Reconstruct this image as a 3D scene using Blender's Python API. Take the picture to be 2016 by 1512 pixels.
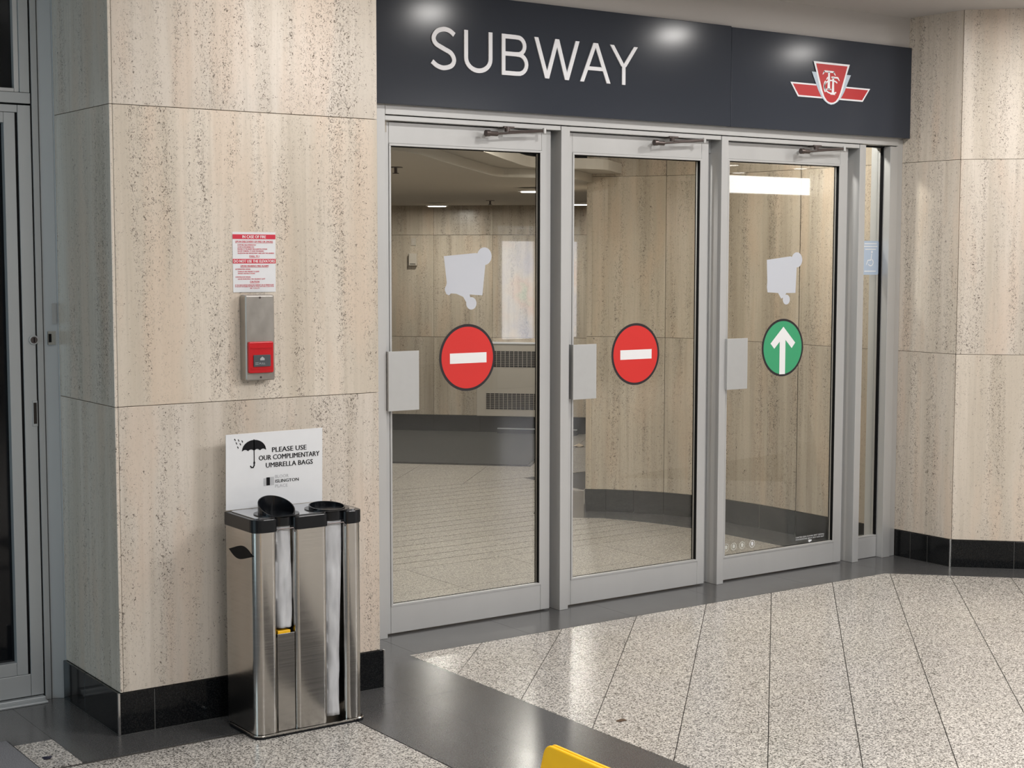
import bpy, bmesh, math, random
from mathutils import Vector, Matrix, noise

random.seed(7)
C = bpy.context.scene.collection
for o in list(bpy.data.objects):
    bpy.data.objects.remove(o)
SC = bpy.context.scene

# ------------------------------------------------------------------ camera
F_PX = 3054.6
yaw, pitch, roll = math.radians(35.294), math.radians(4.717), math.radians(0.0787)
EYE = Vector((0, 0, 1.55))
d = Vector((math.sin(yaw) * math.cos(pitch), math.cos(yaw) * math.cos(pitch), -math.sin(pitch)))
rt = Vector((math.cos(yaw), -math.sin(yaw), 0))
up = rt.cross(d)
rt2 = rt * math.cos(roll) + up * math.sin(roll)
up2 = up * math.cos(roll) - rt * math.sin(roll)
cam = bpy.data.objects.new('camera', bpy.data.cameras.new('camera'))
C.objects.link(cam)
cam.data.sensor_width = 36
cam.data.lens = 36 * F_PX / 2016
cam.data.clip_start = 0.05
M = Matrix((rt2, up2, -d)).transposed().to_4x4()
M.translation = EYE
cam.matrix_world = M
SC.camera = cam

# ------------------------------------------------------------------ world, exposure, lights
SC.view_settings.view_transform = 'Standard'
SC.view_settings.look = 'None'
SC.view_settings.gamma = 1
SC.view_settings.use_curve_mapping = False
SC.view_settings.exposure = 0.22
w = bpy.data.worlds.new('world'); SC.world = w
w.use_nodes = True
w.node_tree.nodes['Background'].inputs[0].default_value = (0.6, 0.68, 0.75, 1)
w.node_tree.nodes['Background'].inputs[1].default_value = 0.25
SC.cycles.max_bounces = 10
SC.cycles.transparent_max_bounces = 16
SC.cycles.caustics_reflective = False
SC.cycles.caustics_refractive = False
SC.cycles.sample_clamp_indirect = 4

CEIL = 2.748
WARM = (1.0, 0.965, 0.925)
NEUT = (1.0, 0.985, 0.975)
COOL = (0.80, 0.92, 1.0)

def area(name, loc, size, power, col, rot=(0, 0, 0), size_y=None, spread=180):
    l = bpy.data.lights.new(name, 'AREA')
    l.energy = power; l.color = col; l.size = size; l.spread = math.radians(spread)
    if size_y: l.shape = 'RECTANGLE'; l.size_y = size_y
    else: l.shape = 'DISK'
    o = bpy.data.objects.new(name, l); C.objects.link(o)
    o.location = loc; o.rotation_euler = rot
    return o
# recessed downlights over the storefront: (x, y, watts)
DOWN = [(2.45, 4.15, 6.5), (4.05, 4.22, 12.5), (5.50, 4.33, 12.5), (6.58, 4.2, 9), (1.1, 3.2, 5)]
for x, y, p in DOWN:
    area('downlight_lamp', (x, y, CEIL - 0.03), 0.15, p, WARM)
# unseen ceiling panels added as ambient fill (fixtures of the same size are built below)
FILL_PANELS = [(1.9, 0.7, 62), (4.4, 1.4, 76), (-1.6, 2.4, 9), (7.2, -0.6, 70), (2.6, -2.0, 60), (11, -2.5, 60)]
for x, y, p in FILL_PANELS:
    area('fill_panel_lamp', (x, y, CEIL - 0.04), 1.15, p, NEUT, size_y=0.55)
# cool fill lamp added at the left end of the hall, no opening built
area('cool_fill_left', (-4.6, 3.4, 1.35), 2.4, 62, (.64, .87, 1.0), (math.radians(90), 0, math.radians(-90)), size_y=2.2)
# subway corridor behind the doors
INNER = [(5.65, 5.75, 2.40, 13), (4.2, 5.66, 2.40, 13), (5.938, 8.163, 1.97, 12), (5.2, 9.9, 1.97, 17), (7.73, 10.0, 1.97, 9), (7.03, 11.02, 1.97, 8), (3.5, 7.1, 1.97, 22)]  # first two and last are fill lamps added to brighten the corridor walls
for x, y, z, p in INNER:
    area('corridor_lamp', (x, y, z - 0.015), 0.12, p, (1.0, 0.955, 0.885))

# ------------------------------------------------------------------ material helpers
def mat(name):
    m = bpy.data.materials.new(name); m.use_nodes = True
    nt = m.node_tree; nt.nodes.clear()
    out = nt.nodes.new('ShaderNodeOutputMaterial')
    return m, nt, out
def N(nt, t, **kw):
    n = nt.nodes.new(t)
    for k, v in kw.items():
        if k.startswith('_'):
            n.inputs[k[1:].replace('_', ' ')].default_value = v
        else: setattr(n, k, v)
    return n
def L(nt, a, b): nt.links.new(a, b)
def ramp(nt, fac, stops, interp='LINEAR'):
    r = nt.nodes.new('ShaderNodeValToRGB'); r.color_ramp.interpolation = interp
    e = r.color_ramp.elements
    while len(e) < len(stops): e.new(0.5)
    for i, (p, c) in enumerate(stops):
        e[i].position = p
        e[i].color = (c, c, c, 1) if isinstance(c, (int, float)) else (*c, 1)
    L(nt, fac, r.inputs[0]); return r.outputs[0]
def mix(nt, a, b, fac, mode='MIX'):
    m = nt.nodes.new('ShaderNodeMix'); m.data_type = 'RGBA'; m.blend_type = mode
    for s, v in ((0, fac), (6, a), (7, b)):
        if hasattr(v, 'links'): L(nt, v, m.inputs[s])
        elif s == 0: m.inputs[0].default_value = v
        else: m.inputs[s].default_value = (*v, 1)
    return m.outputs[2]
def math_(nt, op, a, b=None):
    m = nt.nodes.new('ShaderNodeMath'); m.operation = op
    for i, v in enumerate((a, b)):
        if v is None: continue
        if hasattr(v, 'links'): L(nt, v, m.inputs[i])
        else: m.inputs[i].default_value = v
    return m.outputs[0]
def pos(nt, scale, jitter=None):
    g = nt.nodes.new('ShaderNodeNewGeometry'); src = g.outputs['Position']
    if jitter:
        oi = nt.nodes.new('ShaderNodeObjectInfo')
        cx = nt.nodes.new('ShaderNodeCombineXYZ')
        L(nt, math_(nt, 'MULTIPLY', oi.outputs['Random'], jitter), cx.inputs[0])
        L(nt, math_(nt, 'MULTIPLY', oi.outputs['Random'], jitter * .63), cx.inputs[1])
        L(nt, math_(nt, 'MULTIPLY', oi.outputs['Random'], jitter * .37), cx.inputs[2])
        va = nt.nodes.new('ShaderNodeVectorMath'); va.operation = 'ADD'
        L(nt, src, va.inputs[0]); L(nt, cx.outputs[0], va.inputs[1]); src = va.outputs[0]
    vm = nt.nodes.new('ShaderNodeVectorMath'); vm.operation = 'MULTIPLY'
    L(nt, src, vm.inputs[0]); vm.inputs[1].default_value = scale
    return vm.outputs[0]
def noise_(nt, vec, scale=1.0, detail=3.0, rough=.5, dist=0.0, out=0):
    n = nt.nodes.new('ShaderNodeTexNoise')
    n.inputs['Scale'].default_value = scale; n.inputs['Detail'].default_value = detail
    n.inputs['Roughness'].default_value = rough; n.inputs['Distortion'].default_value = dist
    L(nt, vec, n.inputs['Vector']); return n.outputs[out]
def bump(nt, h, strength, dist=0.002):
    b = nt.nodes.new('ShaderNodeBump'); b.inputs['Strength'].default_value = strength
    b.inputs['Distance'].default_value = dist; L(nt, h, b.inputs['Height']); return b.outputs[0]
def pbsdf(nt, out, col, rough=.5, metal=0., spec=.5, coat=0., normal=None):
    p = nt.nodes.new('ShaderNodeBsdfPrincipled')
    if hasattr(col, 'links'): L(nt, col, p.inputs['Base Color'])
    else: p.inputs['Base Color'].default_value = (*col, 1)
    if hasattr(rough, 'links'): L(nt, rough, p.inputs['Roughness'])
    else: p.inputs['Roughness'].default_value = rough
    p.inputs['Metallic'].default_value = metal
    p.inputs['Specular IOR Level'].default_value = spec
    p.inputs['Coat Weight'].default_value = coat
    p.inputs['Coat Roughness'].default_value = .08
    if normal is not None: L(nt, normal, p.inputs['Normal'])
    L(nt, p.outputs[0], out.inputs[0]); return p
def plain(name, col, rough=.5, metal=0., spec=.5, grain=0.0, coat=0.):
    m, nt, out = mat(name)
    if grain:
        n = noise_(nt, pos(nt, (40, 40, 40)), 1, 3)
        c = mix(nt, tuple(x * (1 - grain) for x in col), tuple(min(1, x * (1 + grain)) for x in col), n)
        pbsdf(nt, out, c, rough, metal, spec, coat)
    else: pbsdf(nt, out, col, rough, metal, spec, coat)
    return m
def emit(name, col, strength):
    m, nt, out = mat(name)
    e = N(nt, 'ShaderNodeEmission'); e.inputs[0].default_value = (*col, 1); e.inputs[1].default_value = strength
    L(nt, e.outputs[0], out.inputs[0]); return m

def travertine(name, light, dark, pit=(.085, .060, .042), rough=.27, pitty=1.0):
    m, nt, out = mat(name)
    J = 37.0
    band = noise_(nt, pos(nt, (9, 9, .35), J), 1, 4, .6)
    fine = noise_(nt, pos(nt, (55, 55, 1.6), J), 1, 3, .6)
    cloud = noise_(nt, pos(nt, (9, 9, 1.6), J), 1, 2)
    base = mix(nt, dark, light, ramp(nt, band, [(.33, 0.), (.62, 1.)]))
    base = mix(nt, base, tuple(c * .88 for c in dark), math_(nt, 'MULTIPLY', ramp(nt, fine, [(.5, 0.), (.72, 1.)]), .45))
    pinkish = (light[0] * 1.0, light[1] * .88, light[2] * .80)
    base = mix(nt, base, pinkish, math_(nt, 'MULTIPLY', ramp(nt, cloud, [(.5, 0.), (.66, 1.)]), .45))
    # pits gathered in vertical strips
    strip = noise_(nt, pos(nt, (17, 17, 1.0), J), 1, 3, .6)
    mask = ramp(nt, strip, [(.42, 0.), (.64, 1.)])
    n1 = noise_(nt, pos(nt, (128, 128, 96), J), 1, 2.5, .6, 1.8)
    n2 = noise_(nt, pos(nt, (52, 52, 38), J), 1, 4, .65, 2.0)
    thr = math_(nt, 'SUBTRACT', .66, math_(nt, 'MULTIPLY', mask, .097 * pitty))
    p1 = math_(nt, 'MULTIPLY', math_(nt, 'SUBTRACT', n1, thr), 22.0)
    p1 = math_(nt, 'MINIMUM', math_(nt, 'MAXIMUM', p1, 0.0), .80)
    thr2 = math_(nt, 'SUBTRACT', .715, math_(nt, 'MULTIPLY', mask, .064 * pitty))
    p2 = math_(nt, 'MULTIPLY', math_(nt, 'SUBTRACT', n2, thr2), 26.0)
    p2 = math_(nt, 'MINIMUM', math_(nt, 'MAXIMUM', p2, 0.0), 1.0)
    pits = math_(nt, 'MAXIMUM', p1, p2)
    # faint small ghosts of filled pores
    n3 = noise_(nt, pos(nt, (150, 150, 90), J), 1, 2, .5, .6)
    ghost = math_(nt, 'MULTIPLY', ramp(nt, n3, [(.56, 0.), (.66, 1.)]), math_(nt, 'ADD', math_(nt, 'MULTIPLY', mask, .42), .12))
    base = mix(nt, base, tuple(c * .62 for c in dark), ghost)
    col = mix(nt, base, pit, pits)
    oi = nt.nodes.new('ShaderNodeObjectInfo')
    tint = ramp(nt, oi.outputs['Random'], [(0., (.93, .93, .94)), (1., (1.0, .995, .985))])
    col = mix(nt, col, tint, 1.0, 'MULTIPLY')
    h = math_(nt, 'SUBTRACT', 1.0, pits)
    r = math_(nt, 'ADD', rough, math_(nt, 'MULTIPLY', pits, .5))
    pbsdf(nt, out, col, r, 0, .5, 0, bump(nt, h, .5, .0015))
    return m
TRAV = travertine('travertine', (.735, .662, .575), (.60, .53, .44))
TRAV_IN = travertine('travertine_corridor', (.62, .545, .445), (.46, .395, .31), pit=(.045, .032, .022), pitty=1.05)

def granite(name, c1, c2, c3, rough=.16):
    m, nt, out = mat(name)
    v = nt.nodes.new('ShaderNodeTexVoronoi'); v.inputs['Scale'].default_value = 1
    L(nt, pos(nt, (235, 235, 235)), v.inputs['Vector'])
    n = noise_(nt, pos(nt, (160, 160, 160)), 1, 3)
    sep = nt.nodes.new('ShaderNodeSeparateColor'); L(nt, v.outputs['Color'], sep.inputs[0])
    f = math_(nt, 'ADD', math_(nt, 'MULTIPLY', sep.outputs[0], .62), math_(nt, 'MULTIPLY', n, .42))
    col = ramp(nt, f, [(.20, c1), (.34, c2), (.62, c3), (.8, tuple(min(1, x * 1.25) for x in c3))])
    big = noise_(nt, pos(nt, (2.5, 2.5, 2.5)), 1, 2)
    col = mix(nt, col, mix(nt, (.95, .94, .96), (1.0, .985, .94), big), 1.0, 'MULTIPLY')
    oi = nt.nodes.new('ShaderNodeObjectInfo')
    col = mix(nt, col, ramp(nt, oi.outputs['Random'], [(0., .95), (1., 1.03)]), 1.0, 'MULTIPLY')
    pbsdf(nt, out, col, rough, 0, .5)
    return m
GRANITE = granite('grey_granite', (.030, .027, .025), (.21, .20, .185), (.585, .56, .525), .22)
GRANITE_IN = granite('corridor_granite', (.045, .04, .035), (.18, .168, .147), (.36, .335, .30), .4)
def darkstone(name, base, fleck, rough):
    m, nt, out = mat(name)
    n = noise_(nt, pos(nt, (260, 260, 260)), 1, 2)
    col = mix(nt, base, fleck, ramp(nt, n, [(.45, 0.), (.75, 1.)]))
    r = math_(nt, 'ADD', rough, math_(nt, 'MULTIPLY', noise_(nt, pos(nt, (6, 6, 6)), 1, 3), .08))
    pbsdf(nt, out, col, r, 0, .5 if base[0] > .02 else .3)
    return m
DARK_FLOOR = darkstone('dark_floor_stone', (.062, .062, .063), (.13, .13, .13), .17)
BLACK_BASE = darkstone('black_base_stone', (.005, .006, .007), (.018, .018, .018), .06)
BASE_IN = darkstone('corridor_base_stone', (.022, .024, .024), (.045, .045, .045), .15)
GROUT = plain('grout', (.13, .105, .085), .9)
BASEJ = plain('base_joint_filler', (.10, .10, .095), .8)
GROUT_TILE = plain('floor_joint', (.055, .05, .045), .9)
def alu(name, col, rough, metal=.75):
    m, nt, out = mat(name)
    s = noise_(nt, pos(nt, (6, 6, 1.2)), 1, 4, .6)
    c = mix(nt, tuple(x * .93 for x in col), tuple(min(1, x * 1.05) for x in col), s)
    r = math_(nt, 'ADD', rough - .05, math_(nt, 'MULTIPLY', s, .1))
    pbsdf(nt, out, c, r, metal, .5)
    return m
ALU = alu('satin_aluminium', (.565, .57, .57), .42, .45)
ALU_DARK = alu('grey_aluminium', (.47, .49, .50), .42, .4)
GASKET = plain('black_rubber', (.003, .003, .004), .6, 0, .15)
ARM = plain('closer_arm_metal', (.11, .09, .085), .35, .7)
PLATE = plain('push_plate_aluminium', (.56, .57, .57), .38, .5, grain=.03)
CHROME = plain('chrome', (.8, .8, .8), .12, 1)
STEEL_M, nt, out = mat('brushed_steel')
_s = noise_(nt, pos(nt, (3, 3, 260)), 1, 2)
_r = math_(nt, 'ADD', .13, math_(nt, 'MULTIPLY', _s, .10))
pbsdf(nt, out, mix(nt, (.46, .445, .42), (.55, .53, .50), _s), _r, 1.0)
STEEL = STEEL_M
BOXSTEEL, nt, out = mat('worn_steel')
_s = noise_(nt, pos(nt, (18, 18, 10)), 1, 4, .6)
pbsdf(nt, out, mix(nt, (.33, .31, .285), (.50, .475, .44), _s), math_(nt, 'ADD', .25, math_(nt, 'MULTIPLY', _s, .2)), .9)
SIGN = plain('slate_sign_panel', (.038, .044, .058), .18, 0, .2)
WHITE = plain('white_lettering', (.88, .89, .93), .4)
WHITEP = plain('white_print', (.86, .87, .89), .45)
PAPER = plain('white_plastic_card', (.78, .79, .81), .35, grain=.02)
RED = plain('emblem_red', (.50, .018, .022), .4)
REDD = plain('no_entry_red', (.68, .026, .022), .45)
GREEN = plain('arrow_green', (.045, .36, .17), .45)
REDP = plain('print_red', (.62, .02, .05), .5)
DARKRIM = plain('decal_dark_rim', (.018, .014, .018), .45)
BLACKP = plain('black_print', (.008, .008, .010), .6, 0, .15)
GREYP = plain('grey_print', (.42, .43, .45), .5)
PLASTIC = plain('black_plastic', (.006, .007, .009), .22, 0, .3)
REDBOX = plain('alarm_red_plastic', (.55, .006, .012), .3)
ALARMGREY = plain('alarm_grey_label', (.07, .08, .09), .35)
YELLOW = plain('yellow_plastic', (1.0, .53, .006), .42, grain=.06)
CEILM = plain('ceiling_paint', (.52, .50, .485), .85, grain=.015)
CEIL_IN = plain('corridor_ceiling_paint', (.55, .51, .45), .85)
HEATM = plain('heater_enamel', (.52, .47, .40), .5)
VENTD = plain('vent_dark', (.02, .014, .010), .7)
MATM, nt, out = mat('mat_fibre')
pbsdf(nt, out, ramp(nt, noise_(nt, pos(nt, (300, 300, 300)), 1, 3), [(.3, (.10, .103, .115)), (.7, (.24, .245, .26))]), .95, 0, .2)
MATI, nt, out = mat('corridor_mat_fibre')
pbsdf(nt, out, ramp(nt, noise_(nt, pos(nt, (120, 120, 120)), 1, 3), [(.3, (.035, .035, .033)), (.7, (.06, .06, .056))]), .9, 0, .3)
BAG, nt, out = mat('plastic_bag_film')
_n = noise_(nt, pos(nt, (30, 30, 12)), 1, 4)
p = pbsdf(nt, out, mix(nt, (.34, .345, .36), (.66, .67, .69), _n), .3, 0, .6, .3)
p.inputs['Subsurface Weight'].default_value = .0
def glassmat(name, tint, ior=1.5):
    m, nt, out = mat(name)
    t = N(nt, 'ShaderNodeBsdfTransparent'); t.inputs[0].default_value = (*tint, 1)
    g = N(nt, 'ShaderNodeBsdfGlossy'); g.inputs['Roughness'].default_value = 0.0; g.inputs[0].default_value = (1, 1, 1, 1)
    f = N(nt, 'ShaderNodeFresnel'); gm = N(nt, 'ShaderNodeNewGeometry')   # same reflectance from either side of the pane
    io = math_(nt, 'ADD', math_(nt, 'MULTIPLY', gm.outputs['Backfacing'], 1 / ior - ior), ior); L(nt, io, f.inputs[0])
    ms = N(nt, 'ShaderNodeMixShader')
    L(nt, f.outputs[0], ms.inputs[0]); L(nt, t.outputs[0], ms.inputs[1]); L(nt, g.outputs[0], ms.inputs[2])
    L(nt, ms.outputs[0], out.inputs[0]); return m
GLASS = glassmat('clear_glass', (.955, .965, .955))
def film(name, col, alpha, rough=.5):
    m, nt, out = mat(name)
    p = pbsdf(nt, out, col, rough); p.inputs['Alpha'].default_value = alpha
    return m
FILM = film('removed_sticker_haze', (.62, .65, .72), .88)
FILMB = film('pale_blue_film', (.50, .61, .76), .85)
FILMW = film('white_vinyl', (.85, .87, .9), .9)
FILMF = film('faint_vinyl', (.8, .82, .78), .55)
SHOPGLASS = plain('dark_shop_glass', (.004, .005, .007), .05, 0, .35)  # opaque, so the dark shop interior is painted into the pane
LAMP = emit('lamp_lens', (1.0, .95, .88), 7)
LAMP_IN = emit('corridor_lamp_lens', (1.0, .86, .74), 7)
PANEL_E = emit('panel_lens', (1.0, .97, .93), 3.5)
COVE_E = emit('cove_lens', (1.0, .98, .92), 9)
POSTER_E, nt, out = mat('backlit_poster')
_n = noise_(nt, pos(nt, (2.5, 1, 2.5)), 1, 3)
_c = ramp(nt, _n, [(.35, (.75, .80, 1.0)), (.5, (.95, .95, 1.0)), (.62, (1.0, .80, .80)), (.7, (.8, .95, .85))])
e = N(nt, 'ShaderNodeEmission'); L(nt, _c, e.inputs[0]); e.inputs[1].default_value = 3.2; L(nt, e.outputs[0], out.inputs[0])

# ------------------------------------------------------------------ geometry helpers
def link(name, me, parent=None, base=(0, 0, 0)):
    o = bpy.data.objects.new(name, me); C.objects.link(o)
    if parent: o.parent = parent
    return o
def wbase(parent):
    b = Vector((0, 0, 0)); p = parent
    while p is not None: b = b + p.location; p = p.parent
    return b
class MB:
    def __init__(s): s.v = []; s.f = []
    def add(s, vs, fs):
        n = len(s.v); s.v += [tuple(v) for v in vs]; s.f += [[i + n for i in f] for f in fs]; return s
    def box(s, x0, x1, y0, y1, z0, z1):
        return s.add([(x0, y0, z0), (x1, y0, z0), (x1, y1, z0), (x0, y1, z0), (x0, y0, z1), (x1, y0, z1), (x1, y1, z1), (x0, y1, z1)],
                     [(0, 3, 2, 1), (4, 5, 6, 7), (0, 1, 5, 4), (1, 2, 6, 5), (2, 3, 7, 6), (3, 0, 4, 7)])
    def prism(s, pts, a, b, fr=None):
        """2-D outline pts (counter-clockwise) extruded between a and b; fr maps (u, v, w) to world."""
        fr = fr or (lambda u, v, w_: (u, v, w_)); n = len(pts)
        vs = [fr(u, v, a) for u, v in pts] + [fr(u, v, b) for u, v in pts]
        return s.add(vs, [list(range(n))[::-1], list(range(n, 2 * n))] + [(i, (i + 1) % n, n + (i + 1) % n, n + i) for i in range(n)])
    def tube(s, a, b, r, n=12, r2=None):
        a, b = Vector(a), Vector(b); r2 = r if r2 is None else r2; ax = (b - a).normalized()
        t = Vector((0, 0, 1)) if abs(ax.z) < .9 else Vector((1, 0, 0)); p = ax.cross(t).normalized(); q = ax.cross(p)
        ring = lambda c, rr: [c + p * rr * math.cos(2 * math.pi * i / n) + q * rr * math.sin(2 * math.pi * i / n) for i in range(n)]
        return s.add(ring(a, r) + ring(b, r2), [list(range(n)), list(range(n, 2 * n))[::-1]] + [(i, n + i, n + (i + 1) % n, (i + 1) % n) for i in range(n)])
    def build(s, name, m, parent=None, bevel=0, smooth=False, seg=2):
        b = wbase(parent)
        me = bpy.data.meshes.new(name)
        me.from_pydata([(v[0] - b.x, v[1] - b.y, v[2] - b.z) for v in s.v], [], s.f)
        bm = bmesh.new(); bm.from_mesh(me); bmesh.ops.recalc_face_normals(bm, faces=bm.faces[:]); bm.to_mesh(me); bm.free()
        me.validate()
        me.materials.append(m)
        if smooth:
            for p in me.polygons: p.use_smooth = True
        o = link(name, me, parent)
        if bevel:
            md = o.modifiers.new('bevel', 'BEVEL'); md.width = bevel; md.segments = seg; md.limit_method = 'ANGLE'
        return o
def thing(name, loc, label, cat, group=None, kind=None):
    o = bpy.data.objects.new(name, None); C.objects.link(o); o.location = loc; o.empty_display_size = .1
    return tag(o, label, cat, group, kind)
def tag(o, label=None, cat=None, group=None, kind=None):
    if label: o['label'] = label
    if cat: o['category'] = cat
    if group: o['group'] = group
    if kind: o['kind'] = kind
    return o
# frames: u right, v up, w towards the viewer
def frame(o, r, u):
    o, r, u = Vector(o), Vector(r), Vector(u); n = r.cross(u)
    return lambda a, b, c: o + r * a + u * b + n * c
def facing(y, x0=0, z0=0): return frame((x0, y, z0), (1, 0, 0), (0, 0, 1))   # a plane that faces -y
def circle(cx, cy, r, n=48, ry=None):
    ry = ry or r
    return [(cx + r * math.cos(2 * math.pi * i / n), cy + ry * math.sin(2 * math.pi * i / n)) for i in range(n)]
def rounded(x0, x1, y0, y1, r, n=5):
    P = []
    for cx, cy, a0 in ((x1 - r, y0 + r, -90), (x1 - r, y1 - r, 0), (x0 + r, y1 - r, 90), (x0 + r, y0 + r, 180)):
        for i in range(n + 1):
            a = math.radians(a0 + 90 * i / n); P.append((cx + r * math.cos(a), cy + r * math.sin(a)))
    return P
def cr(pts, k=8):
    P = [pts[0]] + list(pts) + [pts[-1]]; out = []
    for i in range(1, len(P) - 2):
        p0, p1, p2, p3 = P[i - 1:i + 3]
        for j in range(k):
            t = j / k
            out.append(tuple(.5 * ((2 * b) + (-a + c) * t + (2 * a - 5 * b + 4 * c - dd) * t * t + (-a + 3 * b - 3 * c + dd) * t ** 3) for a, b, c, dd in zip(p0, p1, p2, p3)))
    out.append(tuple(pts[-1])); return out
def ribbon(mb, pts, wd, fr, a, b, closed=False):
    n = len(pts); L_, R_ = [], []
    for i in range(n):
        p = Vector(pts[i])
        q0 = Vector(pts[i - 1]) if (i > 0 or closed) else None
        q1 = Vector(pts[(i + 1) % n]) if (i < n - 1 or closed) else None
        d0 = (p - q0).normalized() if q0 is not None else None
        d1 = (q1 - p).normalized() if q1 is not None else None
        if d0 is None: d0 = d1
        if d1 is None: d1 = d0
        t = (d0 + d1).normalized(); nn = Vector((-t.y, t.x)); k = wd / 2 / max(.35, nn.dot(Vector((-d0.y, d0.x))))
        L_.append(p + nn * k); R_.append(p - nn * k)
    rng = range(n if closed else n - 1)
    for i in rng:
        j = (i + 1) % n
        mb.prism([tuple(R_[i]), tuple(R_[j]), tuple(L_[j]), tuple(L_[i])], a, b, fr)
def stroke(mb, p, q, hw, fr, a, b):   # slanted stroke with level ends
    mb.prism([(p[0] - hw / 2, p[1]), (p[0] + hw / 2, p[1]), (q[0] + hw / 2, q[1]), (q[0] - hw / 2, q[1])], a, b, fr)
_tc = {}
def text(s, h=None, wd=None, thick=.0):
    """outline text as (verts, faces) scaled to width wd / cap height h, centred on 0,0"""
    k = (s, thick)
    if k not in _tc:
        cu = bpy.data.curves.new('t', 'FONT'); cu.body = s; cu.size = 1; cu.resolution_u = 2
        o = bpy.data.objects.new('t', cu); C.objects.link(o)
        bpy.context.view_layer.update()
        me = bpy.data.meshes.new_from_object(o.evaluated_get(bpy.context.evaluated_depsgraph_get()))
        V = [(v.co.x, v.co.y) for v in me.vertices]; Fc = [list(p.vertices) for p in me.polygons]
        bpy.data.objects.remove(o); bpy.data.curves.remove(cu); bpy.data.meshes.remove(me)
        _tc[k] = (V, Fc)
    V, Fc = _tc[k]
    x0, x1 = min(v[0] for v in V), max(v[0] for v in V); y0, y1 = min(v[1] for v in V), max(v[1] for v in V)
    sx = wd / (x1 - x0) if wd else h / (y1 - y0); sy = h / (y1 - y0) if h else sx
    return [((x - (x0 + x1) / 2) * sx, (y - (y0 + y1) / 2) * sy) for x, y in V], Fc
def put_text(mb, s, cu, cv, fr, w0, h=None, wd=None, thick=0., mirror=False):
    V, Fc = text(s, h, wd, thick); k = -1 if mirror else 1
    mb.add([fr(cu + k * x, cv + y, w0) for x, y in V], Fc)
    if thick:
        for i, dx in enumerate((-.03, .03)):
            mb.add([fr(cu + k * x + dx * (h or .01), cv + y, w0 + .00006 * (i + 1)) for x, y in V], Fc)
def clip(poly, a, b, c):   # keep a*x + b*y <= c
    out = []
    for i in range(len(poly)):
        p, q = poly[i], poly[(i + 1) % len(poly)]
        fp, fq = a * p[0] + b * p[1] - c, a * q[0] + b * q[1] - c
        if fp <= 0: out.append(p)
        if fp * fq < 0:
            t = fp / (fp - fq); out.append((p[0] + (q[0] - p[0]) * t, p[1] + (q[1] - p[1]) * t))
    return out
def parea(p): return abs(sum(p[i][0] * p[(i + 1) % len(p)][1] - p[(i + 1) % len(p)][0] * p[i][1] for i in range(len(p)))) / 2

# ================================================================== FLOOR
floor = thing('floor', (0, 0, 0), 'grey speckled granite floor with dark polished stone bands', 'floor', kind='structure')
MB().box(-6, 22, -8, 20, -.08, -.004).build('joint_bed', GROUT_TILE, floor)
def tile(poly, m, z=0.0, name='floor_tile', g=.0012):
    if len(poly) < 3 or parea(poly) < 4e-4: return
    MB().prism(poly, -.012, z).build(name, m, floor)
S2 = math.sqrt(2)
# diagonal granite field in front of the doors
region = [(1, 0, -3.106, -1), (0, 1, 5.074, 1), (1, 1, 10.91, 1)]
def clip_region(p):
    p = clip(p, -1, 0, -3.106)
    if len(p) > 2: p = clip(p, 0, 1, 5.074)
    if len(p) > 2: p = clip(p, 1, 1, 10.91)
    return p
pitch_ = .2858; T0 = 1.152
rnd = random.Random(3)
for k in range(-2, 16):
    t1 = T0 - pitch_ * (k - 1) - .0016; t0 = T0 - pitch_ * k + .0016
    ph = rnd.random() * .56
    for j in range(-2, 16):
        s0 = 3.6 + j * .5716 + ph + .0006; s1 = s0 + .5716 - .0012
        if s1 < 3.9 or s0 > 7.9: continue
        P = [((s - t) / S2, (s + t) / S2) for s, t in ((s0, t0), (s0, t1), (s1, t1), (s1, t0))]
        P = P[::-1]
        tile(clip_region(P), GRANITE)
# square granite at the lower left
for i in range(-3, 3):
    for j in range(0, 5):
        x0, y0 = 2.207 + .303 * (i - 1), 4.231 - .303 * (j - 1)
        p = [(x0 + .001, y0 - .303 + .001), (x0 + .302, y0 - .302), (x0 + .302, y0 - .001), (x0 + .001, y0 - .001)]
        p = clip(clip(p, 1, 0, 2.512), 0, 1, 4.556)
        tile(p, GRANITE)
tile([(1.30, 4.558), (1.612, 4.558), (1.612, 4.832), (1.30, 4.832)], GRANITE)
tile([(1.0, 2.9), (1.295, 2.9), (1.295, 4.832), (1.0, 4.832)], GRANITE)
# dark polished bands
def dark(x0, x1, y0, y1): tile([(x0 + .0006, y0 + .0006), (x1 - .0006, y0 + .0006), (x1 - .0006, y1 - .0006), (x0 + .0006, y1 - .0006)], DARK_FLOOR)
for i in range(8):
    y1 = 4.556 - i * .3048
    for x0, x1 in ((2.513, 2.809), (2.809, 3.105)): dark(x0, x1, y1 - .3048, y1)
for x0, x1, y0, y1 in ((1.613, 2.0, 4.558, 4.80), (2.0, 2.4, 4.558, 4.80), (2.4, 2.81, 4.558, 4.80), (2.81, 3.105, 4.558, 5.075),
                       (.8, 1.21, 4.834, 5.7), (1.21, 1.613, 4.834, 5.7), (1.613, 2.0, 4.80, 5.7), (2.0, 2.81, 4.80, 5.7), (2.81, 3.14, 5.075, 5.52)):
    dark(x0, x1, y0, y1)
for i in range(6): dark(3.14 + i * .55, 3.69 + i * .55 if i < 5 else 6.24, 5.076, 5.52)
for a in range(-1, 9):   # strip along the 45 degree wall
    s0 = 1.0 + a * .5; P = []
    q = lambda S, t: ((S / 2) + t / S2, (S / 2) - t / S2)
    P = [q(10.912, s0), q(11.32, s0), q(11.32, s0 + .499), q(10.912, s0 + .499)]
    P = clip(P, 0, 1, 5.075)
    if len(P) > 2: tile(P[::-1], DARK_FLOOR)
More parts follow.
